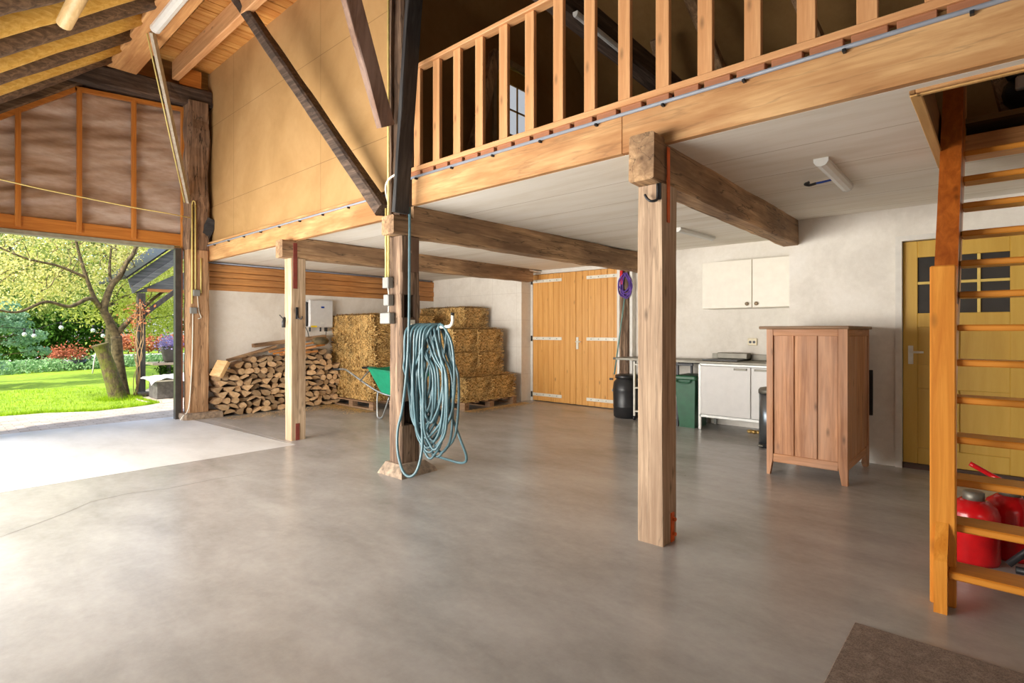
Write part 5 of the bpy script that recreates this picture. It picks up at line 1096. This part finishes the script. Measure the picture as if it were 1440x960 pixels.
# string lights
t = None
m = MB(); m.tube(spline([(-15, -1, 1.75), (-15, .9, 1.42), (-15, 1.65, 1.35), (-15, 1.80, 1.32), (-15, 2.25, 1.48), (-15, 2.79, 1.42), (-15, 2.97, 1.33), (-15, 3.36, 1.47), (-15, 5, 1.8)], 6), .006, 5); tag(m.obj('string_cord', M['black_rubber']), 'thin black cord of the garden string lights', 'cord')
gl, nt_, b_ = newmat('bulb_glass'); b_.inputs['Base Color'].default_value = lin((236, 240, 244)); b_.inputs['Roughness'].default_value = .1; b_.inputs['Transmission Weight'].default_value = .4
for i, (y, z, lab) in enumerate(((1.65, 1.227, 'leftmost garden bulb, before the conifer'), (1.80, 1.196, 'second garden bulb from the left, close to the leftmost'), (2.24, 1.37, 'garden bulb hanging alone before the dark tree'), (2.79, 1.31, 'bright garden bulb left of the apple trunk'), (2.97, 1.19, 'lower garden bulb left of the apple trunk'), (3.36, 1.36, 'rightmost garden bulb, right of the apple trunk'))):
    t = thing('light_bulb', lab, 'light bulb', (-15, y, z), 'bulbs of the garden string lights')
    m = MB(); m.ball((-15, y, z), .042, 14, 9, (1, 1, 1.1)); m.obj('glass', gl, t)
    m = MB(); m.tube([(-15, y, z + .045), (-15, y, z + .12)], .02, 8); m.obj('socket', M['black_rubber'], t)

# porch at the right of the doorway
t = thing('porch', 'grey weathered timber porch with a sloping roof edge outside the doorway', 'porch', (-12.9, 3.6, 0)); gy, gz = M['grey_wood'], M['grey_woodz']
m = MB(); m.prism([(2.97, 2.32), (4.6, 3.76), (4.6, 3.50), (3.01, 2.15)], 'X', -12.97, -12.93); m.obj('barge_board', gy, t)
m = MB(); m.prism([(3.01, 2.16), (4.6, 3.51), (4.6, 3.38), (3.04, 2.045)], 'X', -12.94, -12.89); m.obj('lower_board', gy, t)
m = MB(); m.prism([(3.05, 2.05), (3.8, 2.17), (4.6, 2.2), (4.6, 2.75), (3.85, 2.50)], 'X', -12.99, -12.95); m.obj('gable_board', gy, t)
m = MB(); m.prism([(2.93, 2.33), (4.6, 3.80), (4.6, 3.84), (2.93, 2.37)], 'X', -15.5, -12.88); m.obj('roof_sheet', M['dark_metal'], t)
m = MB(); m.bbox(-12.98, -12.86, 3.115, 3.25, 0, 2.06, .006); m.obj('post', gz, t)
m = MB(); m.beam((-12.92, 3.22, 1.62), (-12.92, 3.85, 2.18), .07, .09, side=(1, 0, 0)); m.obj('brace', gz, t)
m = MB(); m.bbox(-12.99, -12.93, 3.3, 4.6, 2.10, 2.16, .004); m.obj('cross_rail', W('board', 'Y'), t)
t = thing('garden_table', 'wooden outdoor table carrying the flower pot under the porch', 'table', (-13.2, 3.8, 0))
m = MB(); m.bbox(-13.6, -12.9, 3.41, 4.5, .59, .635, .006); m.obj('tabletop', wood('tabletop', (176, 156, 130), (214, 198, 176), 'Y'), t)
for x, y in ((-13.5, 3.7), (-13.0, 3.7), (-13.5, 4.4), (-13.0, 4.4)):
    m = MB(); m.bbox(x - .03, x + .03, y - .03, y + .03, 0, .59, .004); m.obj('leg', gz, t)
t = thing('flower_pot', 'dark round pot of violet and white pansies on the outdoor table', 'flower pot', (-13.15, 3.76, .636))
m = MB(); m.lathe(-13.15, 3.78, [(.11, .636), (.14, .70), (.17, .85), (.185, .97), (.165, .97), (.155, .93)], 24); m.obj('pot', plain('pot_grey', (84, 80, 76), .7), t)
leaves('flowers', t, 'flower', [(-13.15, 3.78, 1.03, .19, .20, .07, 1)], 900, .022, 25)
t = thing('box_plant', 'small clipped green box ball under the outdoor table', 'plant', (-13.1, 3.7, 0)); 
m = MB(); m.lathe(-13.1, 3.70, [(.1, 0), (.12, .36), (.10, .36)], 16); m.obj('pot', plain('pot_grey', (84, 80, 76), .7), t)
leaves('foliage', t, 'dark', [(-13.1, 3.70, .47, .13, .14, .10, 1)], 1100, .02, 26)
t = thing('garden_bench', 'low dark planter bench draped with a white speckled cloth beside the jamb', 'bench', (-12.2, 3.4, 0))
m = MB(); m.bbox(-12.45, -11.95, 3.20, 3.95, 0, .33, .01); m.obj('base', plain('zinc_trough', (92, 88, 84), .6, var=.2), t)
m = MB(); m.bbox(-12.5, -11.9, 3.17, 4.0, .33, .36, .005); m.obj('rim', M['white_metal'], t)
m = MB(); NX, NY = 14, 20; rows = []
for j in range(NY + 1):
    row = []
    for i in range(NX + 1):
        x = -12.55 + .72 * i / NX; y = 3.08 + .95 * j / NY; z = .40 + .05 * (j / NY) + .02 * noise.noise(V((x * 8, y * 8, 0))); e = max(0, x + 11.95) / .12; z -= .10 * max(0, e) * (.6 + .5 * math.sin(y * 9)); e2 = max(0, 3.14 - y) / .06; z -= .03 * e2; row.append(m.add([(x, y, z)]))
    rows.append(row)
m.sm = True
for j in range(NY):
    for i in range(NX): m.face([rows[j][i], rows[j][i + 1], rows[j + 1][i + 1], rows[j + 1][i]])
tag(m.obj('cloth', plain('cloth_white', (216, 210, 206), .8, var=.15, scale=60), None), 'white speckled cloth laid over the low bench', 'cloth')
m = MB(); m.lathe(-12.75, 3.22, [(.10, 0), (.13, .05), (.14, .08), (.12, .08)], 16); tag(m.obj('shallow_dish', plain('zinc_trough', (92, 88, 84), .6, var=.2)), 'shallow grey dish on the paving at the foot of the porch post', 'dish')
m = MB(); m.bbox(-18.2, -17.9, 5.35, 5.65, 0, .62, .01); tag(m.obj('garden_bollard', plain('bollard', (170, 176, 174), .7)), 'pale square bollard on the lawn behind the porch post', 'bollard')
